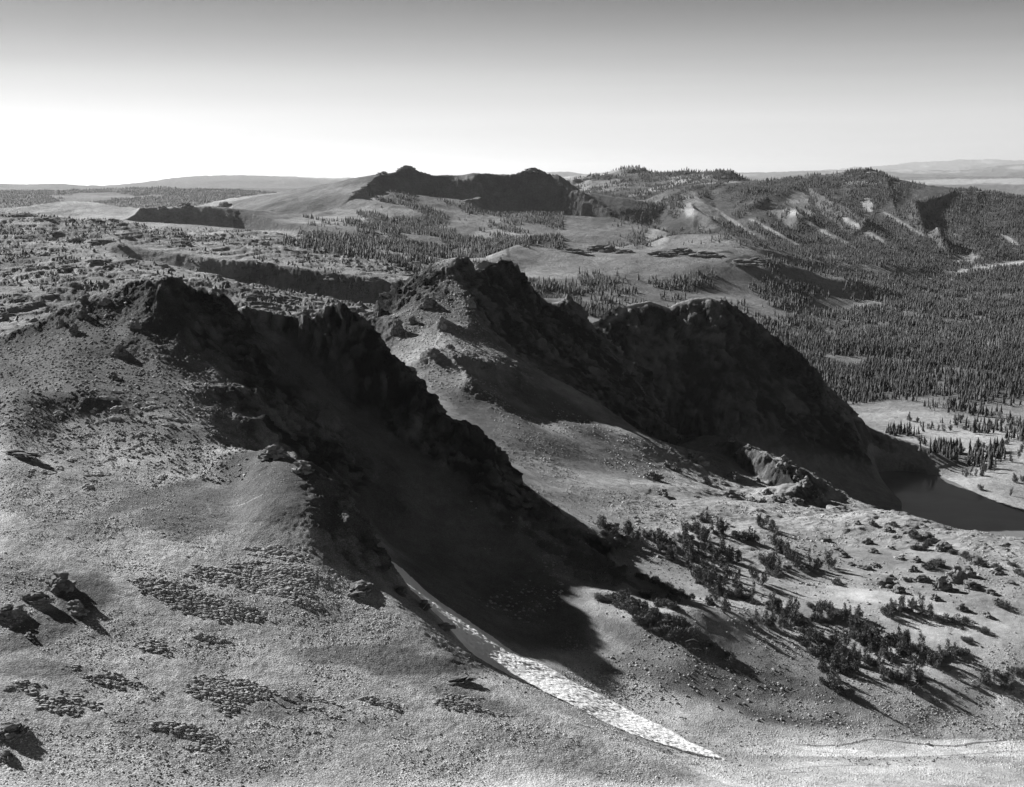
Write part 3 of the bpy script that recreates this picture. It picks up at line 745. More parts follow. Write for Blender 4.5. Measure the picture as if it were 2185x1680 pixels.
# volcanic cliffs
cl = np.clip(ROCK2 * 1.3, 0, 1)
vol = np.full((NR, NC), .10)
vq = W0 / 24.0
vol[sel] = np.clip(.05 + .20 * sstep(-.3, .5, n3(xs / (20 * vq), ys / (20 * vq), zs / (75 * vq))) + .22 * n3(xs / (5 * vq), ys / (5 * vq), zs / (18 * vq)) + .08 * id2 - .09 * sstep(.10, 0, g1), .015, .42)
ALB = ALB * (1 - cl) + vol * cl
def paint(A, u, v, ru, rv, val, rot=0.0, rough=.35, w=1.0, soft=.25, D=None, seed=0.0):
    """a patch of ground around the spot seen at (u, v); radii given as seen there, turned into metres on the ground"""
    h = hit(u, v) if D is None else world_pt(u, v, D)
    if h is None: return
    x0, y0, z0 = h
    h2 = hit(u, v - rv) if D is None else None
    rx = ru * y0 / F_REF
    c0 = ru / F_REF * 1.6 + .003
    cs, ce = np.searchsorted(TG, x0 / y0 - c0 * 1.3), np.searchsorted(TG, x0 / y0 + c0 * 1.3)
    cs, ce = max(cs, 0), min(ce, NC)
    # work with the sight-line frame of the spot to shape the patch, then it is a property of the ground cells
    uu, vv = uv_of(PX[:, cs:ce], PY[:, cs:ce], PZ[:, cs:ce])
    rr0, rr1 = np.searchsorted(LD, math.log(y0 * .78)), np.searchsorted(LD, math.log(y0 * 1.28))
    uu = uu[rr0:rr1]; vv = vv[rr0:rr1]
    c, s_ = math.cos(rot), math.sin(rot)
    a = ((uu - u) * c + (vv - v) * s_) / ru; bb = (-(uu - u) * s_ + (vv - v) * c) / rv
    d = np.sqrt(a * a + bb * bb)
    xs_, ys_ = PX[rr0:rr1, cs:ce], PY[rr0:rr1, cs:ce]
    d = d + rough * (fbm(xs_ + seed * 31, ys_, max(2.0, rx * .8), 4) )
    m = sstep(1 + soft, 1 - soft, d) * w
    m = m * VIS[rr0:rr1, cs:ce]
    A[rr0:rr1, cs:ce] = A[rr0:rr1, cs:ce] * (1 - m) + val * m
def stroke(A, pl, wdt, val, w=1.0, dens=None):
    """a band of ground along a polyline of seen spots, width in metres"""
    P3 = [hit(u, v) for u, v in pl]
    P3 = [p for p in P3 if p]
    for (a, b_) in zip(P3[:-1], P3[1:]):
        y0, y1 = min(a[1], b_[1]) - wdt * 2, max(a[1], b_[1]) + wdt * 2
        t0, t1 = min(a[0] / a[1], b_[0] / b_[1]) - wdt * 2 / y0, max(a[0] / a[1], b_[0] / b_[1]) + wdt * 2 / y0
        r0, r1 = np.searchsorted(LD, math.log(y0)), np.searchsorted(LD, math.log(y1))
        c0, c1 = np.searchsorted(TG, t0), np.searchsorted(TG, t1)
        if r1 <= r0 or c1 <= c0: continue
        X_, Y_ = PX[r0:r1, c0:c1], PY[r0:r1, c0:c1]
        dx, dy = b_[0] - a[0], b_[1] - a[1]
        L2 = dx * dx + dy * dy + 1e-9
        k = np.clip(((X_ - a[0]) * dx + (Y_ - a[1]) * dy) / L2, 0, 1)
        d = np.hypot(X_ - a[0] - k * dx, Y_ - a[1] - k * dy) + wdt * .35 * fbm(X_, Y_, wdt * 2, 3)
        m = sstep(wdt, wdt * .55, d) * w
        A[r0:r1, c0:c1] = A[r0:r1, c0:c1] * (1 - m) + val * m
inb = lambda u0, u1, D0, D1: (XX / DD * 3000 + 1092 > u0) & (XX / DD * 3000 + 1092 < u1) & (DD > D0) & (DD < D1)
# granite country on the left plateau
gr = KNOB * kw * (XX / DD * 3000 + 1092 < 1250)
gnz = fbm(PX, PY, 70, 5, .65)
ALB = ALB * (1 - gr) + gr * (.36 + .26 * gnz + .10 * sstep(.1, .6, -gnz) * 0)
BIG = np.maximum(BIG, gr * .75)
# dark heath and scrub stripes on the granite
hs = sstep(.02, .3, fbm(PX * 1.0, PY * .5, 55, 5, .65) + .25 * fbm(PX, PY, 300, 3)) * gr
ALB = ALB * (1 - hs * .7) + .075 * hs * .7
# knoll and lake rim
gk = KNOB * (1 - kw)
ALB = ALB + gk * .05 * (fbm(PX, PY, 14, 4, .65))
# meadows beyond
sl_ = inb(500, 1400, 4300, 6600)
ALB = np.where(sl_, .19 + .16 * fbm(PX, PY, 240, 6, .65), ALB)
rd_ = inb(1260, 5000, 5300, 8300)
ALB = np.where(rd_, .13 + .12 * fbm(PX, PY, 200, 6, .65), ALB)
mh = sstep(2900, 3300, DD) * sstep(6000, 5200, DD) * (XX / DD * 3000 + 1092 > 1050)
ALB = ALB * (1 - mh) + mh * (.24 + .09 * fbm(PX, PY, 160, 5, .6) + .05 * fbm(PX, PY, 30, 3))
# far wooded hills, their colour lightened to stand in for haze
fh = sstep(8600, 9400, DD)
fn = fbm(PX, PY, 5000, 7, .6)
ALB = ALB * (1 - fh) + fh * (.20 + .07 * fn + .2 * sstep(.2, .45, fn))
# wooded floor between
fl = sstep(2300, 2600, DD) * sstep(9000, 7500, DD) * (XX / DD * 3000 + 1092 > 1500) * (1 - mh)
ALB = ALB * (1 - fl * .75) + fl * .75 * (.12 + .08 * fbm(PX, PY, 60, 4))      # needle litter and brush under the trees
# basin floor's pale dry meadow, dark scree, shade painted on apron, knob and cirque
for (u, v, ru, rv, val, ro) in [
    (1500, 1660, 520, 34, .5, 0), (1180, 1650, 330, 45, .5, 0), (1950, 1600, 380, 16, .56, 0), (1800, 1586, 230, 14, .55, 0), (2100, 1590, 150, 12, .72, 0), (1660, 1600, 70, 10, .6, 0), (1750, 1605, 110, 9, .72, 0), (2000, 1650, 160, 25, .5, 0), (500, 1600, 600, 60, .5, 0), (150, 1150, 200, 60, .46, 0),
    (1300, 1640, 220, 30, .34, .1), (330, 1180, 150, 26, .44, -.1), (160, 1120, 120, 40, .36, 0), (420, 1010, 120, 14, .42, -.35), (560, 1140, 140, 24, .34, 0), (250, 1330, 180, 40, .34, 0), (620, 1340, 150, 30, .34, 0), (200, 1480, 200, 22, .40, -.1),
    (300, 1560, 200, 30, .37, 0), (700, 1610, 330, 60, .37, 0), (620, 1450, 200, 12, .42, .06), (1100, 1580, 160, 25, .33, .1), (860, 1620, 200, 40, .40, 0),
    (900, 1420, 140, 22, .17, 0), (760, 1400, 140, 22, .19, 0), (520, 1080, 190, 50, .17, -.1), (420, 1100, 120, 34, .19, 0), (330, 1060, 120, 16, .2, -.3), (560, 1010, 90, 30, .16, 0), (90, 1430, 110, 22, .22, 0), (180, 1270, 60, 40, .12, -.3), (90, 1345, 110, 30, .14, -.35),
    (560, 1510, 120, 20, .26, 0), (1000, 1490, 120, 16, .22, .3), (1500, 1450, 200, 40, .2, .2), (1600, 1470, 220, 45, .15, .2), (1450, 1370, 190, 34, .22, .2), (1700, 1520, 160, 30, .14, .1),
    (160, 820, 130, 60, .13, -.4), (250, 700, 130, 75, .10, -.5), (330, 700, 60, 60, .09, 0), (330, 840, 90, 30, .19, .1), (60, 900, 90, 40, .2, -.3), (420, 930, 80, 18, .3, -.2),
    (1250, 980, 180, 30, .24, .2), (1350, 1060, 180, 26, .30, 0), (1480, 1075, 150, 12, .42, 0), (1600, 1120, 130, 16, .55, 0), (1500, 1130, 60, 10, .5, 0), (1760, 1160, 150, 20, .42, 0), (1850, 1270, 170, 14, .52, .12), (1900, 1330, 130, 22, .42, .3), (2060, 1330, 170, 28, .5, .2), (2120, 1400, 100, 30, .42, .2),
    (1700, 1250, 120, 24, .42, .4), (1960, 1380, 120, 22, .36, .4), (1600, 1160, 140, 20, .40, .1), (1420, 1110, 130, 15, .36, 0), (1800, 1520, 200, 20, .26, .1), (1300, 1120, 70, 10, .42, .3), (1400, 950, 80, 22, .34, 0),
    (1000, 770, 100, 26, .33, .3), (900, 770, 70, 24, .36, -.4), (960, 810, 90, 20, .3, .3), (880, 690, 80, 40, .26, -.4), (1080, 900, 160, 40, .17, .5), (1200, 880, 120, 30, .16, .5),  # lower apron darkened: its shade put into the ground colour
    (600, 1035, 130, 62, .12, .2), (560, 990, 90, 26, .12, .1), (680, 1090, 60, 40, .12, .8), (150, 770, 260, 120, .11, -.3), (150, 760, 220, 60, .11, -.3), (60, 850, 120, 60, .17, -.3), (300, 800, 120, 60, .14, -.4), (1040, 1240, 250, 110, .15, .6), (860, 1120, 120, 60, .15, .6), (900, 1040, 170, 60, .18, .6), (700, 830, 60, 60, .22, .8), (620, 770, 50, 50, .2, .8), (780, 920, 60, 50, .2, .8)]:  # dark knob scree; shade painted on its right face and the cirque floor
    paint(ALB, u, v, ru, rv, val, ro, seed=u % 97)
# lakeside sand and meadows
for (u, v, ru, rv, val) in [(1950, 890, 130, 12, .5), (2060, 930, 150, 16, .52), (2140, 960, 90, 18, .46), (2000, 912, 110, 12, .5), (2130, 1010, 90, 24, .42), (2160, 1060, 60, 24, .4), (2060, 985, 70, 12, .4), (2170, 905, 60, 8, .4)]:
    paint(ALB, u, v, ru, rv, val, 0, seed=v)
# clearings in the forest, meadow hill tones, pale screes on the far ridge
for (u, v, ru, rv, val, ro) in [(1790, 620, 70, 26, .36, 0), (1770, 655, 60, 16, .4, 0), (1850, 650, 50, 12, .36, 0), (1900, 578, 120, 8, .32, .15), (2080, 575, 70, 8, .45, -.15), (2180, 562, 80, 6, .5, -.1), (2060, 550, 30, 16, .42, 0),
    (1210, 560, 140, 26, .30, 0), (1170, 585, 60, 10, .4, 0), (1560, 540, 90, 8, .33, 0), (1100, 505, 60, 20, .36, .5), (1070, 500, 60, 14, .4, 0), (1400, 512, 30, 24, .36, -.5), (1500, 515, 70, 12, .34, 0),
    (760, 440, 60, 26, .34, -.6), (820, 455, 90, 12, .36, 0), (720, 470, 110, 7, .42, 0), (990, 400, 40, 26, .27, 0), (1030, 470, 90, 16, .25, .2), (600, 495, 60, 4, .5, 0), (440, 497, 60, 5, .5, 0), (330, 492, 40, 7, .44, .3),
    (1480, 440, 30, 24, .42, .7), (1510, 470, 26, 24, .34, .7), (1700, 435, 22, 26, .45, .8), (1720, 455, 20, 9, .5, 0), (1850, 438, 13, 18, .5, 0), (1560, 470, 60, 4, .34, .6), (1840, 490, 70, 6, .36, .55), (1930, 480, 50, 4, .36, .55), (2010, 488, 40, 4, .36, .5),
    (1660, 500, 60, 4, .4, .5), (1770, 500, 60, 5, .36, .5), (2150, 510, 26, 5, .42, .5), (1400, 404, 60, 5, .45, -.25), (1300, 395, 40, 12, .28, 0), (1480, 380, 50, 8, .42, 0), (1500, 388, 70, 4, .45, 0), (1840, 390, 60, 4, .45, 0), (1345, 370, 40, 6, .3, 0),
    (500, 668, 0, 0, .3, 0)]:
    if ru: paint(ALB, u, v, ru, rv, val, ro, rough=.5, seed=u % 83)
# trail threads and brook on the basin floor
for pl, w_, val in [([(1555, 1632), (1700, 1640), (1850, 1634), (1900, 1620), (1957, 1616), (2010, 1613), (2060, 1611), (2120, 1606), (2185, 1603)], .7, .3),
                    ([(1700, 1590), (1790, 1592), (1860, 1578), (1960, 1588), (2040, 1594), (2080, 1586), (2185, 1575)], .8, .2),
                    ([(1230, 1545), (1350, 1585), (1480, 1618), (1600, 1636), (1720, 1648)], .7, .16),
                    ([(1700, 1600), (1780, 1607), (1860, 1613), (1950, 1611)], 1.6, .62), ([(2000, 1606), (2080, 1604), (2185, 1597)], 2.0, .66),
                    ([(2040, 1618), (2085, 1632), (2105, 1655), (2090, 1675)], .8, .42), ([(560, 1055), (440, 1075), (460, 1110), (560, 1120)], .5, .3),
                    ([(900, 1600), (930, 1640), (980, 1680)], .5, .27), ([(460, 905), (300, 960), (180, 1010), (60, 1080)], .6, .34),
                    ([(1180, 560), (1290, 575), (1420, 590)], 3, .3), ([(1445, 640), (1500, 600), (1560, 570), (1590, 545)], 5, .13), ([(1060, 505), (1080, 530), (1085, 550)], 6, .12)]:
    stroke(ALB, pl, w_, val)
# dark low rock bands on the meadow hill
for pl, w_, val in [([(1200, 537), (1260, 538), (1310, 532), (1350, 540)], 9, .07), ([(1390, 545), (1440, 543), (1500, 547), (1560, 540)], 13, .07), ([(1560, 560), (1600, 550), (1640, 560)], 22, .09)]:
    stroke(ALB, pl, w_, val)
ALB = np.clip(ALB, .03, .8)
ROCK2[sel] = np.clip(ROCK2[sel], 0, 1)
print('painted', time.time() - T0)
# regions of the ground as separate objects
UU = XX / DD * 3000 + 1092
REG = np.zeros((NR, NC), dtype=np.int8)
NAMES = ['terrain', 'rocky_peak', 'rocky_peak', 'mountain', 'mesa', 'butte', 'ridge', 'ridge', 'distant_hills', 'plateau', 'meadow_hill', 'knoll']
def reg(i, m): REG[m & (REG == 0)] = i
reg(1, inb(-400, 1420, 640, 935) & (ROCK > .22))
reg(2, inb(740, 1460, 1035, 1500) & (ROCK > .15))
reg(3, inb(1230, 2060, 1600, 2000) & (ROCK > .12))
reg(4, inb(240, 840, 4650, 5500))
reg(5, inb(640, 1420, 5300, 7400))
reg(6, inb(1190, 1600, 7400, 9200))
reg(7, inb(1240, 5000, 5600, 8600))
reg(8, DD > 8600)
reg(9, (KNOB * kw > .25) & (UU < 1250))
reg(10, inb(1050, 1900, 3550, 4700))
reg(11, (KNOB > .2) & inb(1300, 3000, 850, 1350))
idx = np.arange(NR * NC, dtype=np.int64).reshape(NR, NC)
F = np.stack([idx[:-1, :-1], idx[:-1, 1:], idx[1:, 1:], idx[1:, :-1]], -1).reshape(-1, 4)
FR = REG[:-1, :-1].reshape(-1)
VV = np.stack([PX, PY, PZ], -1).reshape(-1, 3)
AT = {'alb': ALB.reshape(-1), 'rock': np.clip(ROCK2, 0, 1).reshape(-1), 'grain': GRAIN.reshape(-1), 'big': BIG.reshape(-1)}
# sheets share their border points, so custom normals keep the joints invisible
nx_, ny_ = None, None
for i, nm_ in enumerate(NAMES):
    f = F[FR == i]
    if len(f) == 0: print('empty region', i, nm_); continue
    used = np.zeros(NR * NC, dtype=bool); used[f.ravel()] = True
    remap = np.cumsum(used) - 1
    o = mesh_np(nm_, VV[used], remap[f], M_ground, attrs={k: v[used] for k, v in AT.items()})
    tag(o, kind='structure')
print('ground meshes', time.time() - T0)
# ---------------------------------------------------------------- snowfield
def resample(pl, n):
    p = np.array([world_pt(*q)[:2] for q in pl])
    d = np.r_[0, np.cumsum(np.hypot(*np.diff(p, axis=0).T))]
    s = np.linspace(0, d[-1], n)
    return np.c_[np.interp(s, d, p[:, 0]), np.interp(s, d, p[:, 1])]
def sheet(name, L, R, n, k, lift, cup, mat, edge=.25):
    A_, B_ = resample(L, n), resample(R, n)
    w = np.linspace(-.02, 1.02, k)
    X = A_[:, None, 0] * (1 - w) + B_[:, None, 0] * w
    Y = A_[:, None, 1] * (1 - w) + B_[:, None, 1] * w
    wob = fbm(X, Y, 12, 4, .65) * 2.6
    X = X + wob * .5; Y = Y + wob
    Zg = ground(X, Y)
    ed = np.minimum(np.minimum(w, 1 - w)[None, :] * 14, 1) * np.ones((n, 1))
    ed = np.clip(np.minimum(ed, np.minimum(np.arange(n), np.arange(n)[::-1])[:, None] / 4.0), -.3, 1)
    Zs = Zg + lift * ed + cup * ed * (1 - np.abs(n2(X / 2.0, Y / 2.0)) * 2 + .5 * n2(X / 1.1 + 9, Y / 1.1)) - .15
    i = np.arange(n * k).reshape(n, k)
    f = np.stack([i[:-1, :-1], i[1:, :-1], i[1:, 1:], i[:-1, 1:]], -1).reshape(-1, 4)
    o = mesh_np(name, np.stack([X, Y, Zs], -1).reshape(-1, 3), f, mat)
    # faces must look up
    me = o.data
    if me.polygons[len(me.polygons) // 2].normal.z < 0: me.flip_normals()
    return o
tag(sheet('snowfield', SNOW_L[:-2] , SNOW_R, 520, 90, .9, .22, M_snow), kind='structure')
# ---------------------------------------------------------------- lake
cx = sum(p[0] for p in [world_pt(*q) for q in lk]) / len(lk); cy = sum(world_pt(*q)[1] for q in lk) / len(lk)
lv = []
for q in lk:
    p = world_pt(*q); d = math.hypot(p[0] - cx, p[1] - cy)
    lv.append((p[0] + (p[0] - cx) / d * 14, p[1] + (p[1] - cy) / d * 14, ZL - .9))
me = bpy.data.meshes.new('lake')
me.from_pydata(lv, [], [list(range(len(lv)))])
me.materials.append(M_water)
o = bpy.data.objects.new('lake', me); COL.objects.link(o)
if me.polygons[0].normal.z < 0: me.flip_normals()
tag(o, kind='structure')
# ================================================================ THINGS
from mathutils import noise as mnoise
def zA(z): return (z[0] * .2604 + 1138, z[1] * .2604 + 1052.7)
def zB(z): return (z[0] * .2448 + 1650, z[1] * .2448 + 1109.5)
def zC(z): return (z[0] * .2202 + 1820.8, z[1] * .2202 + 768)
def zD(z): return (z[0] * .2604 + 1251.8, z[1] * .2604 + 882)
def tube(path, rad, seg=5):
    """tapered tube along a path -> verts, quads"""
    V, Fq = [], []
    path = [Vector(p) for p in path]
    for i, p in enumerate(path):
        d = (path[min(i + 1, len(path) - 1)] - path[max(i - 1, 0)]).normalized()
        a = d.orthogonal().normalized(); b_ = d.cross(a)
        for k in range(seg):
            th = 2 * math.pi * k / seg
            V.append(p + (a * math.cos(th) + b_ * math.sin(th)) * rad[i])
    for i in range(len(path) - 1):
        for k in range(seg):
            Fq.append((i * seg + k, i * seg + (k + 1) % seg, (i + 1) * seg + (k + 1) % seg, (i + 1) * seg + k))
    return V, Fq
def me_from(name, V, Fc, mat, smooth=False):
    me = bpy.data.meshes.new(name)
    me.from_pydata([tuple(v) for v in V], [], Fc)
    me.materials.append(mat)
    if smooth: me.polygons.foreach_set('use_smooth', [True] * len(me.polygons))
    me.update()
    return me
def pine_variant(i, stems, h, spread, nleaf, lean=.15, bushy=.5):
    r = random.Random(100 + i)
    TV, TF, LV, LF = [], [], [], []
    for s_ in range(stems):
        a = r.uniform(0, 6.28); hh = h * r.uniform(.65, 1.0)
        bx, by = spread * .35 * math.cos(a), spread * .35 * math.sin(a)
        tx, ty = bx + spread * r.uniform(.3, .8) * math.cos(a) + lean * hh, by + spread * r.uniform(.3, .8) * math.sin(a)
        path = [(bx * .4, by * .4, -.6), (bx, by, hh * .25), ((bx + tx) / 2 + r.uniform(-.3, .3), (by + ty) / 2, hh * .6), (tx, ty, hh)]
        v, f = tube(path, [.2, .15, .10, .03], 5)
        o_ = len(TV); TV += v; TF += [tuple(x + o_ for x in q) for q in f]
        # tufts of needles on short boughs
        nt_ = int(14 * hh / h) + 6
        for k in range(nt_):
            q = r.uniform(.15 if bushy > .4 else .3, 1.02)
            pz = hh * q
            cx_ = bx + (tx - bx) * q; cy_ = by + (ty - by) * q
            rr = max(0.0, 1 - q) ** .6 * spread * bushy + .35
            a2 = r.uniform(0, 6.28)
            cx_ += rr * math.cos(a2) * r.uniform(.2, 1); cy_ += rr * math.sin(a2) * r.uniform(.2, 1)
            if r.random() < .3:
                v, f = tube([(bx + (tx - bx) * q * .9, by + (ty - by) * q * .9, pz * .9), (cx_, cy_, pz)], [.06, .03], 3)
                o_ = len(TV); TV += v; TF += [tuple(x + o_ for x in qq) for qq in f]
            for l in range(nleaf):
                c = Vector((cx_ + r.gauss(0, .34), cy_ + r.gauss(0, .34), pz + r.gauss(0, .42)))
                up = Vector((r.gauss(0, .5), r.gauss(0, .5), 1)).normalized()
                sd = up.orthogonal().normalized()
                sd.rotate(Matrix.Rotation(r.uniform(0, 6.28), 3, up))
                L = r.uniform(.3, .65); wd = r.uniform(.13, .28)
                o_ = len(LV)
                LV += [c - sd * wd, c + sd * wd, c + up * L]
                LF.append((o_, o_ + 1, o_ + 2))
    return me_from('trunk', TV, TF, M_bark), me_from('crown', LV, LF, M_pine)
PV = [pine_variant(0, 3, 7.5, 1.6, 13), pine_variant(1, 4, 6.5, 2.2, 13), pine_variant(2, 2, 9.0, 1.2, 14), pine_variant(3, 5, 5.5, 2.8, 12, bushy=.7), pine_variant(4, 1, 8.5, 1.5, 24, bushy=.7), pine_variant(5, 6, 4.2, 3.2, 12, bushy=.8), pine_variant(6, 3, 8.0, 2.0, 12, lean=.3, bushy=.4)]
SV = [pine_variant(10 + k, 9, 2.6, 3.0 + .4 * k, 12, bushy=.9) for k in range(3)]
def put(name, parts_, loc, rz, sc, label, cat, group):
    e = bpy.data.objects.new(name, None); COL.objects.link(e)
    e.empty_display_size = .1
    e.location = loc; e.rotation_euler = (0, 0, rz)
    e.scale = sc if isinstance(sc, tuple) else (sc, sc, sc)
    tag(e, label, cat, group)
    for nm, me in parts_:
        o = bpy.data.objects.new(nm, me); COL.objects.link(o); o.parent = e
    return e
r = random.Random(5)
clA = [(560,270),(640,330),(760,330),(790,400),(930,370),(1010,400),(1100,440),(1130,540),(1180,570),(1240,380),(1340,310),(1380,380),(1420,250),(1480,340),(1560,330),(1700,380),(1780,400),(1880,280),(1940,320),(1980,420),(2050,470),(2120,560),(1270,540),(1340,560),(1420,480),(1500,520),(1560,480),(1300,680),(1360,740),(1450,780),(1520,820),(1600,700),(1650,760),(1700,860),(1790,900),(1850,740),(1900,740),(1960,640),(1920,590),(1500,900),(1600,960),(1450,920),(1850,1080),(1950,1100),(2050,1080),(2100,1010),(2000,950),(1400,640),(1430,420),(1250,470),(1060,460),(1380,520),(1560,620),(1500,700),(1240,420),(1600,560)]
shA = [(900,700),(1000,730),(1100,780),(1180,830),(1270,870),(600,880),(700,920),(800,960),(900,1050),(1000,1120),(1100,1180),(1200,1150),(940,860),(1050,920),(1150,940),(1450,1300),(1600,1370),(1540,1330),(680,760),(820,900),(960,1000),(1120,1080),(720,860),(1180,1080),(1040,1060),(1120,900),(880,940)]
dkA = [(100,210),(60,300),(200,350),(300,420),(420,470),(500,560),(600,600),(640,660),(150,300),(260,380),(360,520),(440,600),(520,640),(200,500),(100,450),(300,600),(700,720),(420,700),(560,720),(20,360),(-120,180),(-200,60),(-60,120),(-260,230),(-150,330)]
clB = [(60,280),(120,320),(30,470),(180,420),(250,430),(320,440),(400,430),(480,440),(30,780),(100,830),(60,950),(170,900),(250,950),(420,880),(500,900),(560,900),(640,850),(700,880),(760,860),(980,840),(1050,800),(1130,800),(1200,770),(1300,800),(1380,860),(1450,890),(690,1040),(760,1080),(820,1010),(700,960),(860,1130),(900,1060),(960,1060),(1020,1100),(1100,1090),(1180,1080),(820,1250),(900,1280),(960,1200),(1040,1250),(1100,1180),(1180,1200),(1250,1230),(1280,1180),(1340,1280),(1400,1240),(1480,1260),(1540,1200),(1420,1290),(960,1380),(1060,1400),(1160,1400),(1240,1360),(1280,1420),(400,1180),(480,1220),(560,1200),(620,1150),(640,1230),(700,1260),(420,1330),(500,1370),(560,1320),(630,1340),(700,1330),(470,1450),(540,1480),(600,1500),(1790,1430),(1870,1420),(2050,1480),(2000,1400),(280,1080),(340,1150),(400,1080),(300,1010),(530,1090)]
shB = [(340,760),(450,770),(1640,1165),(2100,1330),(1830,980),(1690,1055),(1950,420),(2080,400),(2140,470),(1360,430),(1420,400),(1280,260),(1050,50),(560,560),(1230,1480),(1380,200),(1240,160),(1560,290),(1660,330),(1740,360),(2000,760),(1620,900),(1180,540)]
clC = [(520,590),(560,600),(620,610),(660,660),(720,680),(780,670),(820,690),(880,700),(940,690),(1000,600),(1040,600),(1080,680),(1130,690),(1190,680),(640,790),(700,830),(800,880),(860,880),(920,940),(960,980),(1000,870),(1060,900),(1100,1000),(1160,1030),(1200,880),(1250,870),(1300,880),(1280,1090),(1350,1100),(1400,960),(1430,860),(1460,820),(1480,700),(1540,1180),(1580,1190),(1540,1000),(1600,960),(1620,880),(1060,1120),(1120,1130),(1180,1130),(1240,1130),(1520,1320),(1240,1270),(1640,1180),(1480,1360),(1630,1370),(1440,640),(1500,620),(1560,640),(1620,650)]
count = {}
def spot(u, v, hmax=None):
    h = hit(u, v)
    return h
def plant(lst, conv, variants, name, label, group, smin, smax, dup_p, jit, cat, dark=False, dmin=0, dmax=1e9):
    n = 0
    for zc in lst:
        u0, v0 = conv(zc)
        for k in range(1 + (r.random() < dup_p)):
            u, v = (u0 + (r.gauss(0, jit) if k else 0), v0 + (r.gauss(0, jit * .4) if k else 0))
            h = hit(u, v)
            if h is None or not (dmin < h[1] < dmax): continue
            me_t, me_c = r.choice(variants)
            z = float(ground(h[0], h[1]))
            lab = label(h, n) if callable(label) else label
            put(name, (('trunk', me_t), ('crown', me_c)), (h[0], h[1], z - .1), r.uniform(0, 6.28), r.uniform(smin, smax), lab, cat, group)
            n += 1
    return n
n1_ = plant(clA, zA, PV, 'pine_tree', 'many-stemmed whitebark pine in the thick grove right of the shaded cirque', 'pines of the grove beside the shaded cirque', .95, 1.4, .55, 9, 'tree')
n2_ = plant(clB, zB, PV, 'pine_tree', 'many-stemmed whitebark pine on the sunny slope below the rocky crest by the lake', 'pines on the slope above the hikers', .9, 1.4, .35, 9, 'tree')
n3_ = plant(clC, zC, PV, 'pine_tree', 'rounded pine on the pale flat beside the far shore of the lake', 'pines around the lake', 1.15, 1.75, .35, 8, 'tree', dmin=1700)
clS = [(x + r.gauss(0, 26), y + r.gauss(0, 14)) for x, y in clA if r.random() < .75]; clT = [(x + r.gauss(0, 28), y + r.gauss(0, 16)) for x, y in clB if r.random() < .8]
s4_ = plant(clS, zA, SV + [PV[5]], 'pine_shrub', 'low pine scrub filling gaps in the grove beside the shaded cirque', 'undergrowth of the upper grove', .5, .95, .3, 9, 'shrub')
s5_ = plant(clT, zB, SV + [PV[5]], 'pine_shrub', 'low pine scrub filling gaps between pines on the slope above the hikers', 'undergrowth of the lower grove', .5, .95, .3, 9, 'shrub')
s1_ = plant(shA, zA, SV + [PV[5]], 'pine_shrub', 'low wind-clipped pine thicket on the edge of the stony slope', 'low pine thickets below the grove', .9, 1.3, .3, 9, 'shrub')
s2_ = plant(dkA, zA, SV, 'pine_shrub', 'dark pine thicket in the deep shade of the cirque floor', 'thickets in the shade of the cirque', .8, 1.25, .5, 12, 'shrub')
s3_ = plant(shB, zB, SV, 'pine_shrub', 'low rounded pine thicket among the outcrops near the lake crest', 'low thickets among the outcrops', .7, 1.2, .3, 8, 'shrub')
for (u, v), sc_, lab in (((470, 905), 1.0, 'ragged pine thicket standing alone on the saddle rim left of the dark cliffs'),):
    h = hit(u, v - 8)
    for k, (dx, dy) in enumerate(((0, 0),)):
        put('pine_shrub', (('trunk', PV[3][0]), ('crown', PV[3][1])), (h[0], h[1], float(ground(h[0], h[1])) - .2), .4, 1.25, lab, 'shrub', None)
print('trees', n1_, n2_, n3_, 'shrubs', s1_, s2_, s3_, time.time() - T0)
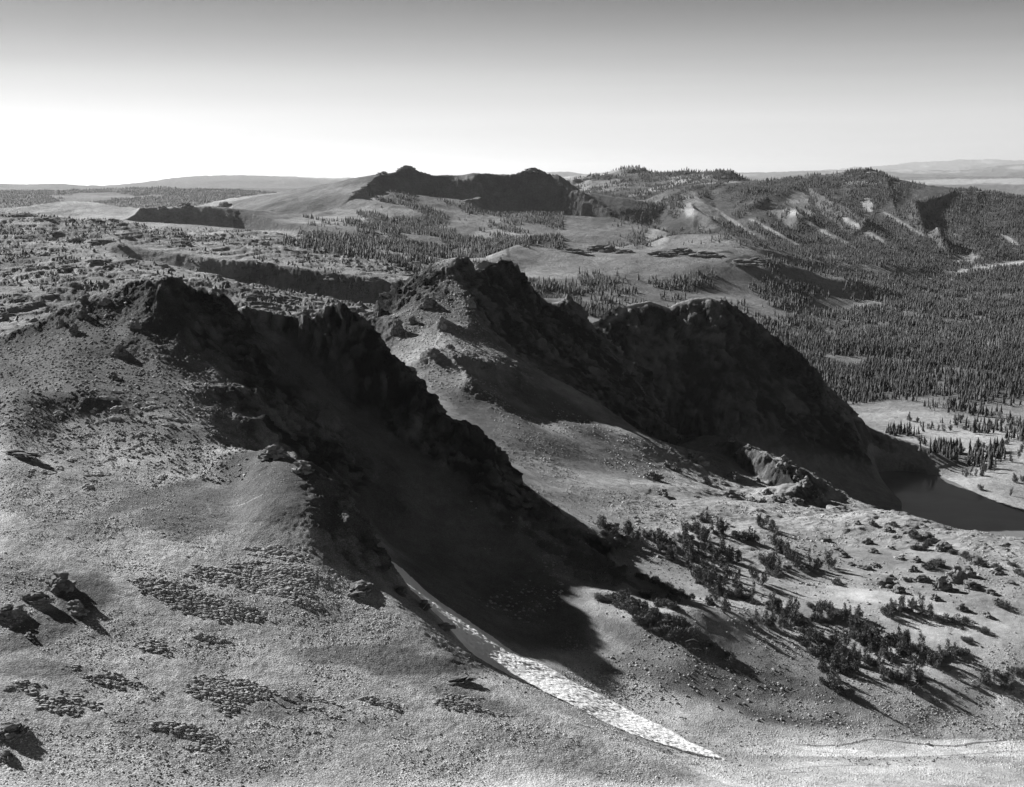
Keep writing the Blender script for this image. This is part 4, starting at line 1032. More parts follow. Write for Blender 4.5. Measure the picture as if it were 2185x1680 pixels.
# ---------------------------------------------------------------- rocks
def block(bm, rr_, c, R, stretch):
    """one angular joint block: the convex hull of a few points"""
    import bmesh
    vs = []
    q = Matrix.Rotation(rr_.uniform(0, 6.28), 3, 'Z') @ Matrix.Rotation(rr_.gauss(0, .35), 3, 'X')
    for _ in range(13):
        p = Vector((rr_.gauss(0, 1), rr_.gauss(0, 1), rr_.gauss(0, 1))).normalized()
        m_ = max(abs(p.x), abs(p.y), abs(p.z)) ** .7
        p = Vector((p.x * stretch[0], p.y * stretch[1], p.z * stretch[2])) / m_ * R * rr_.uniform(.8, 1.05)
        vs.append(bm.verts.new(Vector(c) + q @ p))
    g = bmesh.ops.convex_hull(bm, input=vs)
    bad_ = [v for v in vs if v.is_valid and not v.link_faces]
    for v in bad_: bm.verts.remove(v)
def rock_mesh(name, seed, nb, mat, flat=.7, tall=1.0, fine=0):
    """nb = 1: a single boulder; more: a jointed outcrop of many blocks sharing one root, with rubble at its foot"""
    import bmesh
    rr_ = random.Random(seed)
    bm = bmesh.new()
    if nb == 1:
        block(bm, rr_, (0, 0, 0), .95, (1.1, .8, flat))
    else:
        for k in range(nb):
            a = rr_.uniform(0, 6.28); q = rr_.random() ** .7
            x, y = q * .72 * math.cos(a), q * .62 * math.sin(a)
            top = (1 - q ** 1.6) * tall * rr_.uniform(.45, 1.0)
            R = rr_.uniform(.16, .40) * (1 - q * .35)
            nl_ = max(1, int(top / (R * 1.1)))
            for l in range(nl_ + 1):
                block(bm, rr_, (x + rr_.gauss(0, .05), y + rr_.gauss(0, .05), -.1 + top * l / (nl_ + .001)), R * rr_.uniform(.75, 1.1), (rr_.uniform(.8, 1.3), rr_.uniform(.7, 1.1), rr_.uniform(.6, 1.1)))
        for k in range(fine):
            a = rr_.uniform(0, 6.28); q = rr_.uniform(.7, 1.35)
            block(bm, rr_, (q * math.cos(a), q * .85 * math.sin(a), -.02), rr_.uniform(.04, .11), (1, .9, .8))
    me = bpy.data.meshes.new(name); bm.to_mesh(me); bm.free()
    me.materials.append(mat)
    return me
RV_pale = [rock_mesh('boulder', 20 + k, 1, M_gran, flat=r.uniform(.6, .95)) for k in range(8)]
RV_mid = [rock_mesh('outcrop', 40 + k, 34, M_mid_rock, tall=.85) for k in range(6)]
RV_dark = [rock_mesh('outcrop', 60 + k, 46, M_dark_rock, tall=1.05) for k in range(6)]
def rock(u, v, ru, variants, name, label, cat, group=None, sx=1.0, sz=1.0, rz=None, sink=.35, vi=None):
    h = hit(u, v)
    if h is None: return None
    R = ru / F_REF * h[1]
    me = variants[vi] if vi is not None else r.choice(variants)
    o = bpy.data.objects.new(name, me); COL.objects.link(o)
    z = float(ground(h[0], h[1]))
    o.location = (h[0], h[1] + R * .3, z + R * sz * (.5 - sink))
    o.rotation_euler = (0, 0, r.uniform(0, 6.28) if rz is None else rz)
    o.scale = (R * sx, R, R * sz)
    return tag(o, label, cat, group)
# foreground crags
for (u, v, ru, sx, sz, vi, lab) in [
    (122, 1258, 42, 1.0, .85, 0, 'largest black crag on the bench, steep right side, left of the shrub mats'),
    (70, 1288, 34, 1.2, .7, 1, 'knobbly dark crag trailing down-left from the largest crag'),
    (160, 1312, 29, 1.0, 1.0, 2, 'square dark rock block just below the largest crag'),
    (15, 1318, 36, 1.0, .8, 3, 'dark crag cut by the left frame edge beside the bench'),
    (60, 1360, 14, 1.3, .7, 4, 'small dark ledge below the crags at the left edge'),
    (22, 1575, 38, 1.0, .9, 4, 'jagged black rock mass at the lower left edge'),
    (8, 1622, 26, 1.0, .8, 0, 'small black rock mass lowest on the left edge'),
    (768, 1266, 36, 1.25, .62, 1, 'dark hump of rock at the lip beside the top of the snow'),
    (855, 1268, 22, 1.5, .6, 2, 'low dark ledge right of the humped rock above the snow'),
    (905, 1300, 20, 1.4, .8, 3, 'dark broken ledge on the lip overlooking the snow'),
    (945, 1345, 18, 1.4, .8, 0, 'lowest dark ledge on the lip above the wide part of the snow'),
    (975, 1458, 26, 1.7, .4, 4, 'low dark rock ledge below the snow lip on the bench'),
    (585, 978, 30, 1.3, .8, 2, 'dark crag crowning the rounded knob of the saddle'),
    (640, 1010, 26, 1.2, .9, 4, 'dark crag right of the knob top'),
    (40, 975, 34, 1.8, .35, 3, 'dark low rocks near the left edge below the scree flank'),
    (130, 700, 13, .9, 1.4, 1, 'dark tower highest on the left shoulder of the first peak'),
    (157, 715, 17, 1.0, 1.2, 2, 'dark tower lower on the left shoulder of the first peak'),
    (175, 678, 18, 1.0, 1.1, 3, 'dark crag just above the towers on the left shoulder'),
    (225, 650, 15, 1.2, .9, 0, 'dark crag near the summit ridge left of the first peak'),
    (255, 760, 22, 1.0, 1.0, 4, 'dark crag at the foot of the front arete of the first peak'),
    (238, 808, 16, 1.2, .8, 1, 'dark block on the scree below the front arete'),
    (285, 700, 18, 1.1, .9, 2, 'dark crag halfway up the front arete'),
    (455, 930, 15, 1.6, .7, 3, 'dark ledge on the rim of the saddle under the lone thicket'),
    ]:
    rock(u, v, ru, RV_dark, 'rock_outcrop', lab, 'rock', 'dark crags of the near ridge', sx * (1.35 if v > 1200 else 1), sz * (.85 if v > 1200 else 1), vi=vi)
# crags on the apron of the second peak
for (u, v, ru, sx, sz, vi, lab) in [
    (943, 702, 14, .9, 1.7, 0, 'sharp dark pinnacle on the sunlit apron of the second peak'),
    (848, 715, 20, .9, 1.5, 1, 'big dark crag low on the left side of the second peak'),
    (880, 692, 12, 1.0, 1.2, 2, 'small dark crag beside the big crag of the second peak'),
    (910, 655, 22, 1.1, 1.1, 3, 'dark block casting shade high on the left flank of the second peak'),
    (1003, 655, 16, .8, 1.4, 4, 'dark horn at the top of the bright apron spur'),
    (925, 760, 17, 1.2, .9, 0, 'rough rock hump on the bright saddle of the apron'),
    (960, 745, 11, 1.2, .9, 1, 'small rock hump right of the one on the bright saddle'),
    (808, 672, 13, .6, 1.9, 2, 'leaning dark slab at the left foot of the second peak'),
    ]:
    rock(u, v, ru, RV_dark, 'rock_outcrop', lab, 'rock', 'crags of the second peak', sx, sz, vi=vi)
# knoll and lake crest outcrops: grey granite
oD = [(540,540,62,.7),(620,670,46,.8),(860,380,36,.9),(940,430,44,.9),(1190,230,40,.7),(1330,290,30,.7),(1620,480,60,.9),(1720,540,50,.9),(1200,530,44,.8),(970,580,44,.7),(1190,690,50,.6),(1350,725,38,.7),(1440,735,34,.7),(1720,740,52,.6),(660,440,34,.8),(690,310,26,.7),(780,215,30,.8),(1090,400,26,.6),(1480,660,34,.6),(1560,710,40,.6),(1480,390,26,.8),(1270,330,36,.7),(1800,600,50,.9),(1900,690,46,.8),(1020,270,26,.7),(740,480,30,.8),(1120,590,30,.6),(1260,680,30,.6),(1400,560,34,.6)]
oB = [(740,45,30,.6),(860,45,38,.6),(1000,110,44,.7),(830,210,44,.7),(870,290,36,.6),(1040,260,24,.6),(1120,350,38,.6),(1250,370,44,.7),(1200,120,54,.6),(1350,180,60,.7),(1500,270,64,.8),(1230,455,46,.7),(1310,540,50,.8),(1480,610,66,.9),(1600,540,80,1.0),(1700,500,60,1.0),(1010,590,70,.6),(1100,640,60,.6),(1650,790,50,.6),(1860,840,44,.6),(820,440,46,.6),(760,420,34,.5),(900,410,34,.5),(1020,515,44,.5),(1790,400,60,.8),(1900,650,44,.6),(1720,600,60,.8),(450,190,44,.5),(560,270,40,.5),(620,330,40,.5),(680,400,34,.5),(1960,480,50,.7),(1420,700,46,.7),(1960,720,40,.6),(2080,560,36,.6),(1730,900,26,.5)]
for k, (u, v, ru, lab) in enumerate([(1225, 540, 26, 'dark rock band at the left end of the cliffs on the meadow hill'), (1285, 537, 34, 'dark rock band left of centre on the meadow hill'), (1335, 541, 20, 'short dark rock band near the middle of the meadow hill'),
    (1410, 546, 26, 'dark rock band right of the middle of the meadow hill'), (1455, 543, 30, 'longest dark rock band on the meadow hill'), (1510, 548, 28, 'dark rock band under the right crest of the meadow hill'), (1590, 568, 34, 'large dark crag at the right shoulder of the meadow hill'), (1620, 560, 22, 'dark crag right of the largest one on the meadow hill'),
    (869, 358, 12, 'rounded crag on the highest point of the butte'), (855, 364, 8, 'small tooth left of the top crag of the butte'), (762, 412, 9, 'lowest tooth on the left ridge of the butte'), (776, 402, 9, 'second tooth up the left ridge of the butte'), (790, 396, 9, 'third tooth up the left ridge of the butte'), (815, 372, 12, 'blocky corner of the left ridge of the butte'),
    (1192, 390, 10, 'square tower at the right end of the butte'), (1135, 371, 14, 'low crag right of the saddle of the butte'),
    (1350, 366, 16, 'crag crowning the wooded hill behind the butte'), (1467, 369, 7, 'small pinnacle right on the wooded hill behind the butte'), (1547, 378, 12, 'twin towers at the right end of the wooded hill'), (1232, 388, 12, 'crag at the left end of the wooded hill behind the butte'),
    (1862, 373, 20, 'rocky summit of the long far ridge'), (1838, 378, 14, 'shoulder crag left of the summit of the long far ridge'), (1803, 386, 8, 'small crag at the left foot of the far ridge summit'), (2090, 414, 16, 'dark crag near the right edge on the far ridge'), (2062, 412, 13, 'dark crag left of the one near the right edge'),
    (345, 449, 14, 'stepped rock at the left end of the dark mesa'), (395, 444, 14, 'stepped rock on the rim of the dark mesa'), (480, 439, 16, 'highest rim rock of the dark mesa')]):
    rock(u, v + (0 if v > 530 and u > 1200 else 3), ru * (1.0 if u > 1200 else 1.4), RV_dark, 'rock_outcrop', lab, 'rock', 'crags of the far hills', 1.6 if v > 530 and u > 1200 else 1.3, .35 if v > 530 and u > 1200 else .42, rz=0 if v > 500 else None)
for (u, v, ru) in [(45, 462, 20), (100, 470, 18), (200, 474, 20), (240, 473, 18), (262, 480, 14), (60, 510, 22), (120, 500, 20), (160, 515, 26), (215, 520, 26), (255, 528, 20), (90, 545, 22), (20, 545, 18), (60, 570, 20), (140, 575, 24), (200, 560, 20), (10, 590, 22), (90, 610, 20), (160, 610, 18), (40, 640, 20), (110, 640, 26), (60, 660, 24), (25, 610, 14),
    (180, 640, 22), (10, 680, 26), (230, 590, 16), (270, 510, 16), (330, 512, 16), (390, 520, 18), (470, 512, 16), (560, 520, 18), (540, 640, 22), (620, 648, 24), (580, 625, 18), (660, 640, 18), (520, 620, 14), (700, 600, 20), (760, 570, 20), (800, 600, 22), (730, 530, 16), (640, 560, 16)]:
    rock(u, v, ru * .8, RV_mid, 'rock_outcrop', ('dark broken outcrop high on the plateau left of the dark mesa, near the left skyline' if v < 535 and u < 275 else 'dark broken outcrop on the bumpy left part of the plateau behind the scree shoulder' if u < 275 else 'low dark outcrop on the plateau just above the long shaded scarp' if v < 600 else 'low dark outcrop on the plateau right behind the first peak'), 'rock', ('outcrops of the plateau near the left skyline' if v < 535 and u < 275 else 'outcrops of the bumpy left plateau' if u < 275 else 'outcrops above the shaded scarp' if v < 600 else 'outcrops right behind the first peak'), 1.9, .42)
nr = 0
for lst, conv, grp, lab in ((oD, zD, 'grey outcrops of the knoll', 'broken grey outcrop on the knoll between the basin and the lake'), (oB, zB, 'grey outcrops of the lake crest', 'broken grey outcrop on the rough crest in front of the lake')):
    for (x, y, ru, sz) in lst:
        u, v = conv((x, y)); k_ = .2604 if conv is zD else .2448
        rock(u, v, ru * k_ * 1.5, RV_mid, 'rock_outcrop', lab, 'rock', grp, r.uniform(.9, 1.5), sz * 1.1); nr += 1
for (x, y, ru, lab) in [(500, 540, 36, 'pale split boulder left in the big group on the basin slope'), (575, 545, 40, 'largest pale boulder on the basin slope above the pines'), (1195, 235, 34, 'big pale block on the skyline of the knoll'), (1760, 725, 34, 'bright pointed block at the low end of the knoll'), (1335, 290, 22, 'pale block right of the skyline block on the knoll')]:
    u, v = zD((x, y)); rock(u, v, ru * .2604, RV_pale, 'boulder', lab, 'boulder', None, 1.3, .8)
bD = [(240,370),(350,415),(520,420),(850,500),(210,820),(400,860),(820,940),(640,750),(690,755),(990,640),(1010,870),(1340,830),(1380,800),(1300,800),(1420,800),(460,350),(480,290),(740,290),(650,400),(630,450),(620,600),(1290,580),(540,1160),(580,1180),(460,1170),(520,840),(780,820),(420,890),(140,1050),(720,900),(480,940),(440,1130),(1600,680),(1660,690),(1850,780),(1700,820),(1940,850),(1880,800),(2040,840)]
bB = [(250,180),(290,170),(330,190),(200,240),(260,260),(360,230),(430,190),(520,230),(590,280),(140,200),(480,150),(610,300),(1040,240),(1060,330),(1120,310),(730,240),(1000,240),(1850,830),(1640,770),(1250,460),(1210,440),(1560,290),(1080,550),(1810,1110),(1890,1150),(2060,1200),(2110,990),(2170,1100),(1750,910),(2060,1080),(1990,1250),(1540,1000),(2180,1230)]
bE = [(1520, 1470), (1588, 1504), (1416, 1472), (1991, 1517), (1914, 1510), (1609, 1385), (1677, 1429), (2130, 1243), (1980, 1590), (1650, 1430), (2040, 1560), (2090, 1555), (1470, 1375), (1330, 1465), (1185, 1097), (1230, 1110), (1400, 1010)]
for lst, conv, grp, lab in ((bD, zD, 'boulders of the upper basin', 'pale boulder lying on the upper basin slopes near the knoll'), (bB, zB, 'boulders of the lake crest', 'pale boulder among the outcrops and pines below the lake crest'), (bE, lambda z: z, 'loose boulders of the lower basin', 'loose grey boulder on the lower basin slope around the snow and trail')):
    for z_ in lst:
        u, v = conv(z_)
        rock(u, v, r.uniform(2.6, 5.5), RV_pale, 'boulder', lab, 'boulder', grp, r.uniform(.8, 1.4), r.uniform(.6, .9))
# ---------------------------------------------------------------- bleached deadwood
def log_at(u, v, length, ang, arch, lab):
    h = hit(u, v); z = float(ground(h[0], h[1]))
    n = 7
    path = []
    for k in range(n):
        q = k / (n - 1)
        path.append((length * (q - .5) * math.cos(ang), length * (q - .5) * math.sin(ang), .15 + arch * math.sin(math.pi * q) + .12 * math.sin(k * 2.1)))
    V, Fc = tube(path, [.26, .24, .22, .18, .14, .10, .05], 7)
    for bq in (2, 3, 4, 5):
        p0 = Vector(path[bq]); d = Vector((r.uniform(-1, 1), r.uniform(-1, 1), r.uniform(.4, 1.2))) * .9
        v2, f2_ = tube([p0, p0 + d * .6, p0 + d], [.09, .06, .02], 4)
        o_ = len(V); V += v2; Fc += [tuple(x + o_ for x in q) for q in f2_]
    me = me_from('fallen_log', V, Fc, M_dead, True)
    o = bpy.data.objects.new('fallen_log', me); COL.objects.link(o)
    o.location = (h[0], h[1], z + .1)
    tag(o, lab, 'log', 'bleached dead logs')
log_at(1940, 1409, 12, .05, .2, 'long white fallen log lying level below the densest pines')
log_at(2086, 1457, 7, .2, 1.6, 'white dead trunk bent in an arch under the right-hand pines')
log_at(1476, 1372, 7, .1, 1.2, 'tangle of white dead branches beside the lowest pine thicket')
log_at(1486, 1388, 6, -.3, .5, 'lower white dead branch beside the lowest pine thicket')
log_at(1836, 1355, 5, .9, 1.2, 'short curled white snag left of the long fallen log')
# ---------------------------------------------------------------- krummholz mats and cushions
_DR, _DS = 4, 8
def domes(cx_, cy_, cz_, R, H, ang, seed):
    """merge many small wind-pressed domes into one mesh"""
    g = np.random.default_rng(seed)
    n = len(cx_)
    V = np.zeros((n, _DR * _DS + 1, 3)); el = g.uniform(1.1, 2.3, n) if n > 40 else g.uniform(1.0, 2.0, n)
    for a in range(_DR):
        th = (math.pi / 2) * (a / _DR - .12)
        for k in range(_DS):
            ph = 2 * math.pi * k / _DS + a * .4
            q = math.cos(th) * g.uniform(.82, 1.12, n)
            x, y = R * q * math.cos(ph) * el, R * q * math.sin(ph)
            V[:, a * _DS + k, 0] = cx_ + x * np.cos(ang) - y * np.sin(ang)
            V[:, a * _DS + k, 1] = cy_ + x * np.sin(ang) + y * np.cos(ang)
            V[:, a * _DS + k, 2] = cz_ + H * math.sin(th) * g.uniform(.85, 1.15, n)
    V[:, -1, 0], V[:, -1, 1], V[:, -1, 2] = cx_, cy_, cz_ + H
    f = []
    for a in range(_DR - 1):
        for k in range(_DS):
            p, q, s2, t2 = a * _DS + k, a * _DS + (k + 1) % _DS, (a + 1) * _DS + (k + 1) % _DS, (a + 1) * _DS + k
            f += [(p, q, s2), (p, s2, t2)]
    for k in range(_DS): f.append(((_DR - 1) * _DS + k, (_DR - 1) * _DS + (k + 1) % _DS, _DR * _DS))
    f = np.array(f)
    Fa = (f[None] + (np.arange(n) * (_DR * _DS + 1))[:, None, None]).reshape(-1, 3)
    return V.reshape(-1, 3), Fa
def mat_patch(u, v, ru, rv, h, lab, seed, group=None, name='shrub_mat', rot=0.0, dens=.15, cat='shrub'):
    c = hit(u, v)
    top = hit(u, v - rv); bot = hit(u, v + rv)
    if not c: return
    w = 2 * ru / F_REF * c[1]
    d = abs(top[1] - bot[1]) if top and bot else w * .6
    d = min(max(d, .5 * w * rv / ru), 3.2 * w)
    g = np.random.default_rng(seed + 500)
    n = int(np.clip(w * d * 2.4, 80, 6000))
    X = g.uniform(-w / 2, w / 2, n) * 1.1; Y = g.uniform(-d / 2, d / 2, n) * 1.1
    Y = Y + rot * X
    e = np.hypot(X / (w / 2), (Y - rot * X) / (d / 2)) + .45 * fbm(X + seed * 53, Y, max(w, d) * .3, 4)
    gap = n2((X + .4 * Y) / 7 + seed, (Y - .2 * X) / 2.6)
    keep = (e < 1 + .35 * g.random(n) ** 3) & (gap < .05 + dens * 2)
    X, Y = X[keep], Y[keep]; e = e[keep]
    if len(X) < 3: return
    WX, WY = c[0] + X, c[1] + Y
    R = .25 + .6 * g.random(len(X)) ** 1.5 * (1.15 - .3 * np.clip(e, 0, 1)); Hh = h * R * g.uniform(.5, .9, len(X)) * (1 + .5 * n2(X / 5, Y / 3))
    tufts = any(q in lab for q in ('tuft', 'streaks', 'broken row', 'faint'))
    if not tufts:      # one connected carpet: strays that touch nothing are left out
        n_ = len(X); lab_ = np.full(n_, -1); cur = 0
        for i0 in range(n_):
            if lab_[i0] >= 0: continue
            st_k = [i0]; lab_[i0] = cur
            while st_k:
                i1 = st_k.pop()
                nb = np.nonzero((lab_ < 0) & (np.hypot(X - X[i1], Y - Y[i1]) < (R + R[i1]) * 1.25))[0]
                lab_[nb] = cur; st_k.extend(nb.tolist())
            cur += 1
        k_ = lab_ == np.bincount(lab_).argmax()
        X, Y, WX, WY, R, Hh = X[k_], Y[k_], WX[k_], WY[k_], R[k_], Hh[k_]
    V, Fa = domes(WX, WY, ground(WX, WY) - .08, R, Hh, g.normal(-.1, .5, len(X)), seed)
    org = np.array([c[0], c[1], float(ground(c[0], c[1]))])
    o = mesh_np(name, V - org, Fa, M_mat)
    o.location = org
    if tufts: o.name = 'shrub_tufts'; tag(o, lab, kind='stuff')
    else: tag(o, lab, cat, group)
for k, (u, v, ru, rv, h, dens, rot, lab) in enumerate([
    (332, 1243, 56, 26, .9, .2, .0, 'dense dark shrub mat at the left end of the big mat cluster'),
    (430, 1288, 92, 30, .8, .3, .0, 'broad shrub mat with a smooth grey left lobe in the middle of the bench'),
    (470, 1222, 90, 26, .9, .05, .0, 'ragged streaky shrub mat above the broad grey one'),
    (600, 1225, 86, 22, .8, .3, .0, 'smooth grey shrub mat at the upper right of the big mat cluster'),
    (590, 1180, 70, 14, 1.0, .0, .0, 'thin broken row of dark shrub cushions along the top of the mat cluster'),
    (622, 1272, 66, 20, .8, .1, .0, 'shrub mat at the lower right of the big mat cluster'),
    (521, 1306, 38, 16, 1.0, .35, .0, 'dark oval shrub mat under the right part of the cluster'),
    (445, 1365, 48, 8, .9, .3, .12, 'narrow dark shrub ribbon below the big mat cluster'),
    (332, 1386, 34, 16, .6, .05, .0, 'faint streaky shrub mat left of the narrow ribbon'),
    (470, 1488, 72, 36, .8, .2, .0, 'large streaky shrub mat low on the bench'),
    (520, 1472, 62, 22, 1.0, .4, .0, 'dark solid shrub mat inside the large low streaky one'),
    (660, 1500, 80, 20, .5, .0, .0, 'thin scattered shrub streaks right of the large low mat'),
    (808, 1508, 44, 13, .8, .2, .0, 'small shrub mat furthest right on the low bench'),
    (402, 1572, 76, 25, .8, .15, .0, 'round shrub mat nearest the bottom of the picture'),
    (100, 1492, 110, 26, .45, -.05, .0, 'field of small shrub tufts near the lower left'),
    (240, 1452, 100, 18, .4, -.1, .0, 'sparse line of shrub tufts right of the lower left tuft field'),
    (1010, 1505, 90, 20, .45, -.08, .0, 'field of small tufts on the bench below the snow lip')]):
    mat_patch(u, v, ru, rv, h, lab, k + 1, None, rot=rot, dens=dens)
CV_ = []
for k in range(5):
    g_ = np.random.default_rng(70 + k); n_ = 12 + k * 3
    X, Y = g_.normal(0, 1.3, n_), g_.normal(0, .7, n_)
    V, Fa = domes(X, Y, np.full(n_, -.1), g_.uniform(.5, 1.1, n_), g_.uniform(.45, .95, n_), g_.normal(0, .4, n_), k)
    o = mesh_np('cushion_shrub', V, Fa, M_mat)
    CV_.append(o.data); bpy.data.objects.remove(o)
zz = lambda x, y: (x * .3646, y * .3646 + 540.6)
cush = [zz(*p) for p in [(340,940),(250,1050),(300,1060),(340,1050),(410,1060),(430,1020),(160,940),(200,990),(540,930),(560,920),(530,1060),(690,910),(740,940),(670,970),(590,990),(770,810),(850,840),(910,850),(870,880),(880,910),(930,900),(960,960),(890,1000),(990,1010),(1050,980),(690,1090),(820,1060),(860,1050),(790,1070),(910,1090),(800,1130),(760,1150),(820,1160),(860,1170),(340,1160),(380,1200),(420,1210),(460,1200),(350,1260),(300,1290),(260,1280),(170,1300),(180,1270),(490,1140),(430,1140),(620,1220),(590,1240),(650,1200),(700,1190),(520,1300),(560,1290),(540,1330),(590,1300),(510,1370),(920,1340),(900,1360),(950,1310),(640,850),(680,810),(800,860),(130,1180),(200,1210),(70,1170),(30,1010),(140,950),(60,960),(1180,990),(1130,1140),(1300,1150)]]
for k, (u, v) in enumerate(cush):
    h = hit(u, v)
    if not h: continue
    me = r.choice(CV_)
    o = bpy.data.objects.new('cushion_shrub', me); COL.objects.link(o)
    s_ = r.uniform(.45, 1.05)
    o.location = (h[0], h[1], float(ground(h[0], h[1])) - .05)
    e = 1.5
    gxs = (float(ground(h[0] + e, h[1])) - float(ground(h[0] - e, h[1]))) / (2 * e); gys = (float(ground(h[0], h[1] + e)) - float(ground(h[0], h[1] - e))) / (2 * e)
    nrm = Vector((-gxs, -gys, 1)).normalized()
    q = nrm.to_track_quat('Z', 'Y'); q.rotate(Matrix.Identity(3))
    o.rotation_mode = 'QUATERNION'; o.rotation_quaternion = q @ Matrix.Rotation(r.uniform(-.5, .5), 3, 'Z').to_quaternion()
    o.scale = (s_ * r.uniform(.8, 1.5), s_, s_ * r.uniform(.7, 1.1))
    tag(o, 'rounded grey cushion shrub on the scree flank below the first peak', 'shrub', 'cushion shrubs on the scree flank')
# ---------------------------------------------------------------- hikers
M_skin = flat_mat('skin', .38); M_dk = flat_mat('dark_cloth', .03); M_dk2 = flat_mat('dark_trousers', .045); M_hair = flat_mat('hair', .03); M_pack = flat_mat('dark_pack_cloth', .05)
def person(u, v, lab, sit, rz):
    h = hit(u, v); z = float(ground(h[0], h[1]))
    if sit:   # seated on the bank, leaning back on one arm, knees drawn up
        J = {'pel': (0, 0, .14), 'sp': (-.08, 0, .36), 'ch': (-.12, 0, .56), 'nk': (-.12, 0, .68), 'hd': (-.10, 0, .80), 'ht': (-.10, 0, .88)}
        for s_, n_ in ((1, 'l'), (-1, 'r')):
            J.update({n_ + 'h': (.02, .1 * s_, .13), n_ + 'k': (.36, .13 * s_, .46), n_ + 'a': (.58, .12 * s_, .08), n_ + 't': (.76, .13 * s_, .05), n_ + 's': (-.12, .19 * s_, .6),
                      n_ + 'e': (-.24 if s_ > 0 else .06, .24 * s_, .36), n_ + 'w': (-.34 if s_ > 0 else .3, .22 * s_, .1 if s_ > 0 else .42), n_ + 'f': (-.42 if s_ > 0 else .37, .22 * s_, .05 if s_ > 0 else .43)})
    else:     # standing, weight on one leg, facing along the trail
        J = {'pel': (0, 0, .95), 'sp': (.01, 0, 1.14), 'ch': (.02, 0, 1.33), 'nk': (.02, 0, 1.48), 'hd': (.04, 0, 1.61), 'ht': (.04, 0, 1.70)}
        for s_, n_ in ((1, 'l'), (-1, 'r')):
            st_ = .16 * s_
            J.update({n_ + 'h': (0, .1 * s_, .90), n_ + 'k': (.04 + st_ * .6, .1 * s_, .49), n_ + 'a': (st_, .1 * s_, .08), n_ + 't': (st_ + .17, .11 * s_, .04), n_ + 's': (.01, .2 * s_, 1.40),
                      n_ + 'e': (-.04 - st_ * .4, .25 * s_, 1.12), n_ + 'w': (.06 - st_ * .5, .27 * s_, .88), n_ + 'f': (.09 - st_ * .5, .27 * s_, .76)})
    rad = {'pel': .18, 'sp': .16, 'ch': .19, 'nk': .07, 'hd': .11, 'ht': .08, 'h': .115, 'k': .08, 'a': .055, 't': .035, 's': .08, 'e': .06, 'w': .04, 'f': .025}
    names = list(J); E = [('pel', 'sp'), ('sp', 'ch'), ('ch', 'nk'), ('nk', 'hd'), ('hd', 'ht')]
    for n_ in 'lr':
        E += [('pel', n_ + 'h'), (n_ + 'h', n_ + 'k'), (n_ + 'k', n_ + 'a'), (n_ + 'a', n_ + 't'), ('ch', n_ + 's'), (n_ + 's', n_ + 'e'), (n_ + 'e', n_ + 'w'), (n_ + 'w', n_ + 'f')]
    me = bpy.data.meshes.new('body')
    me.from_pydata([J[n_] for n_ in names], [(names.index(a), names.index(b_)) for a, b_ in E], [])
    tmp = bpy.data.objects.new('body_tmp', me); COL.objects.link(tmp)
    md = tmp.modifiers.new('skin', 'SKIN')
    for i, n_ in enumerate(names):
        rr_ = rad.get(n_, rad.get(n_[1:], .05)); me.skin_vertices[0].data[i].radius = (rr_, rr_)
    me.skin_vertices[0].data[0].use_root = True
    tmp.modifiers.new('sub', 'SUBSURF').levels = 2
    dg = bpy.context.evaluated_depsgraph_get(); dg.update()
    bm_ = bpy.data.meshes.new_from_object(tmp.evaluated_get(dg)); bpy.data.objects.remove(tmp)
    for m in (M_dk, M_dk2, M_skin): bm_.materials.append(m)
    hipz = J['pel'][2]; nz = J['nk'][2]
    for p in bm_.polygons:
        c = p.center
        p.use_smooth = True
        hand = min((c - Vector(J['lf'])).length, (c - Vector(J['rf'])).length) < .09
        legs = c.z < hipz + .02 if not sit else c.x > .08 and abs(c.y) < .2 and not hand
        p.material_index = 2 if (c.z > nz or hand) else 1 if legs else 0
    e = bpy.data.objects.new('person', None); COL.objects.link(e)
    e.location = (h[0], h[1], z); e.rotation_euler = (0, 0, rz)
    tag(e, lab, 'person', 'hikers on the trail')
    print('person', uv_of(h[0], h[1], z), h, [round(x, 2) for x in (max(v.co.z for v in bm_.vertices), min(v.co.z for v in bm_.vertices))])
    b_ = bpy.data.objects.new('body', bm_); COL.objects.link(b_); b_.parent = e
    hd = Vector(J['hd'])
    V, Fc = [], []
    for a in range(7):
        for k in range(10):
            th = math.pi * .5 * a / 6; ph = 2 * math.pi * k / 10
            V.append(hd + Vector((.125 * math.cos(th) * math.cos(ph) - .012, .115 * math.cos(th) * math.sin(ph), .03 + .125 * math.sin(th))))
    for a in range(6):
        for k in range(10): Fc.append((a * 10 + k, a * 10 + (k + 1) % 10, (a + 1) * 10 + (k + 1) % 10, (a + 1) * 10 + k))
    hm = me_from('hair', V, Fc, M_hair, True)
    ho = bpy.data.objects.new('hair', hm); COL.objects.link(ho); ho.parent = e
    return e
person(1956.5, 1616, 'hiker in dark clothes standing upright on the pale trail', False, 2.9)
person(2057.5, 1617, 'hiker in dark clothes leaning back on the grass right of the standing one', True, 2.6)
print('things', time.time() - T0, len(bpy.data.objects))
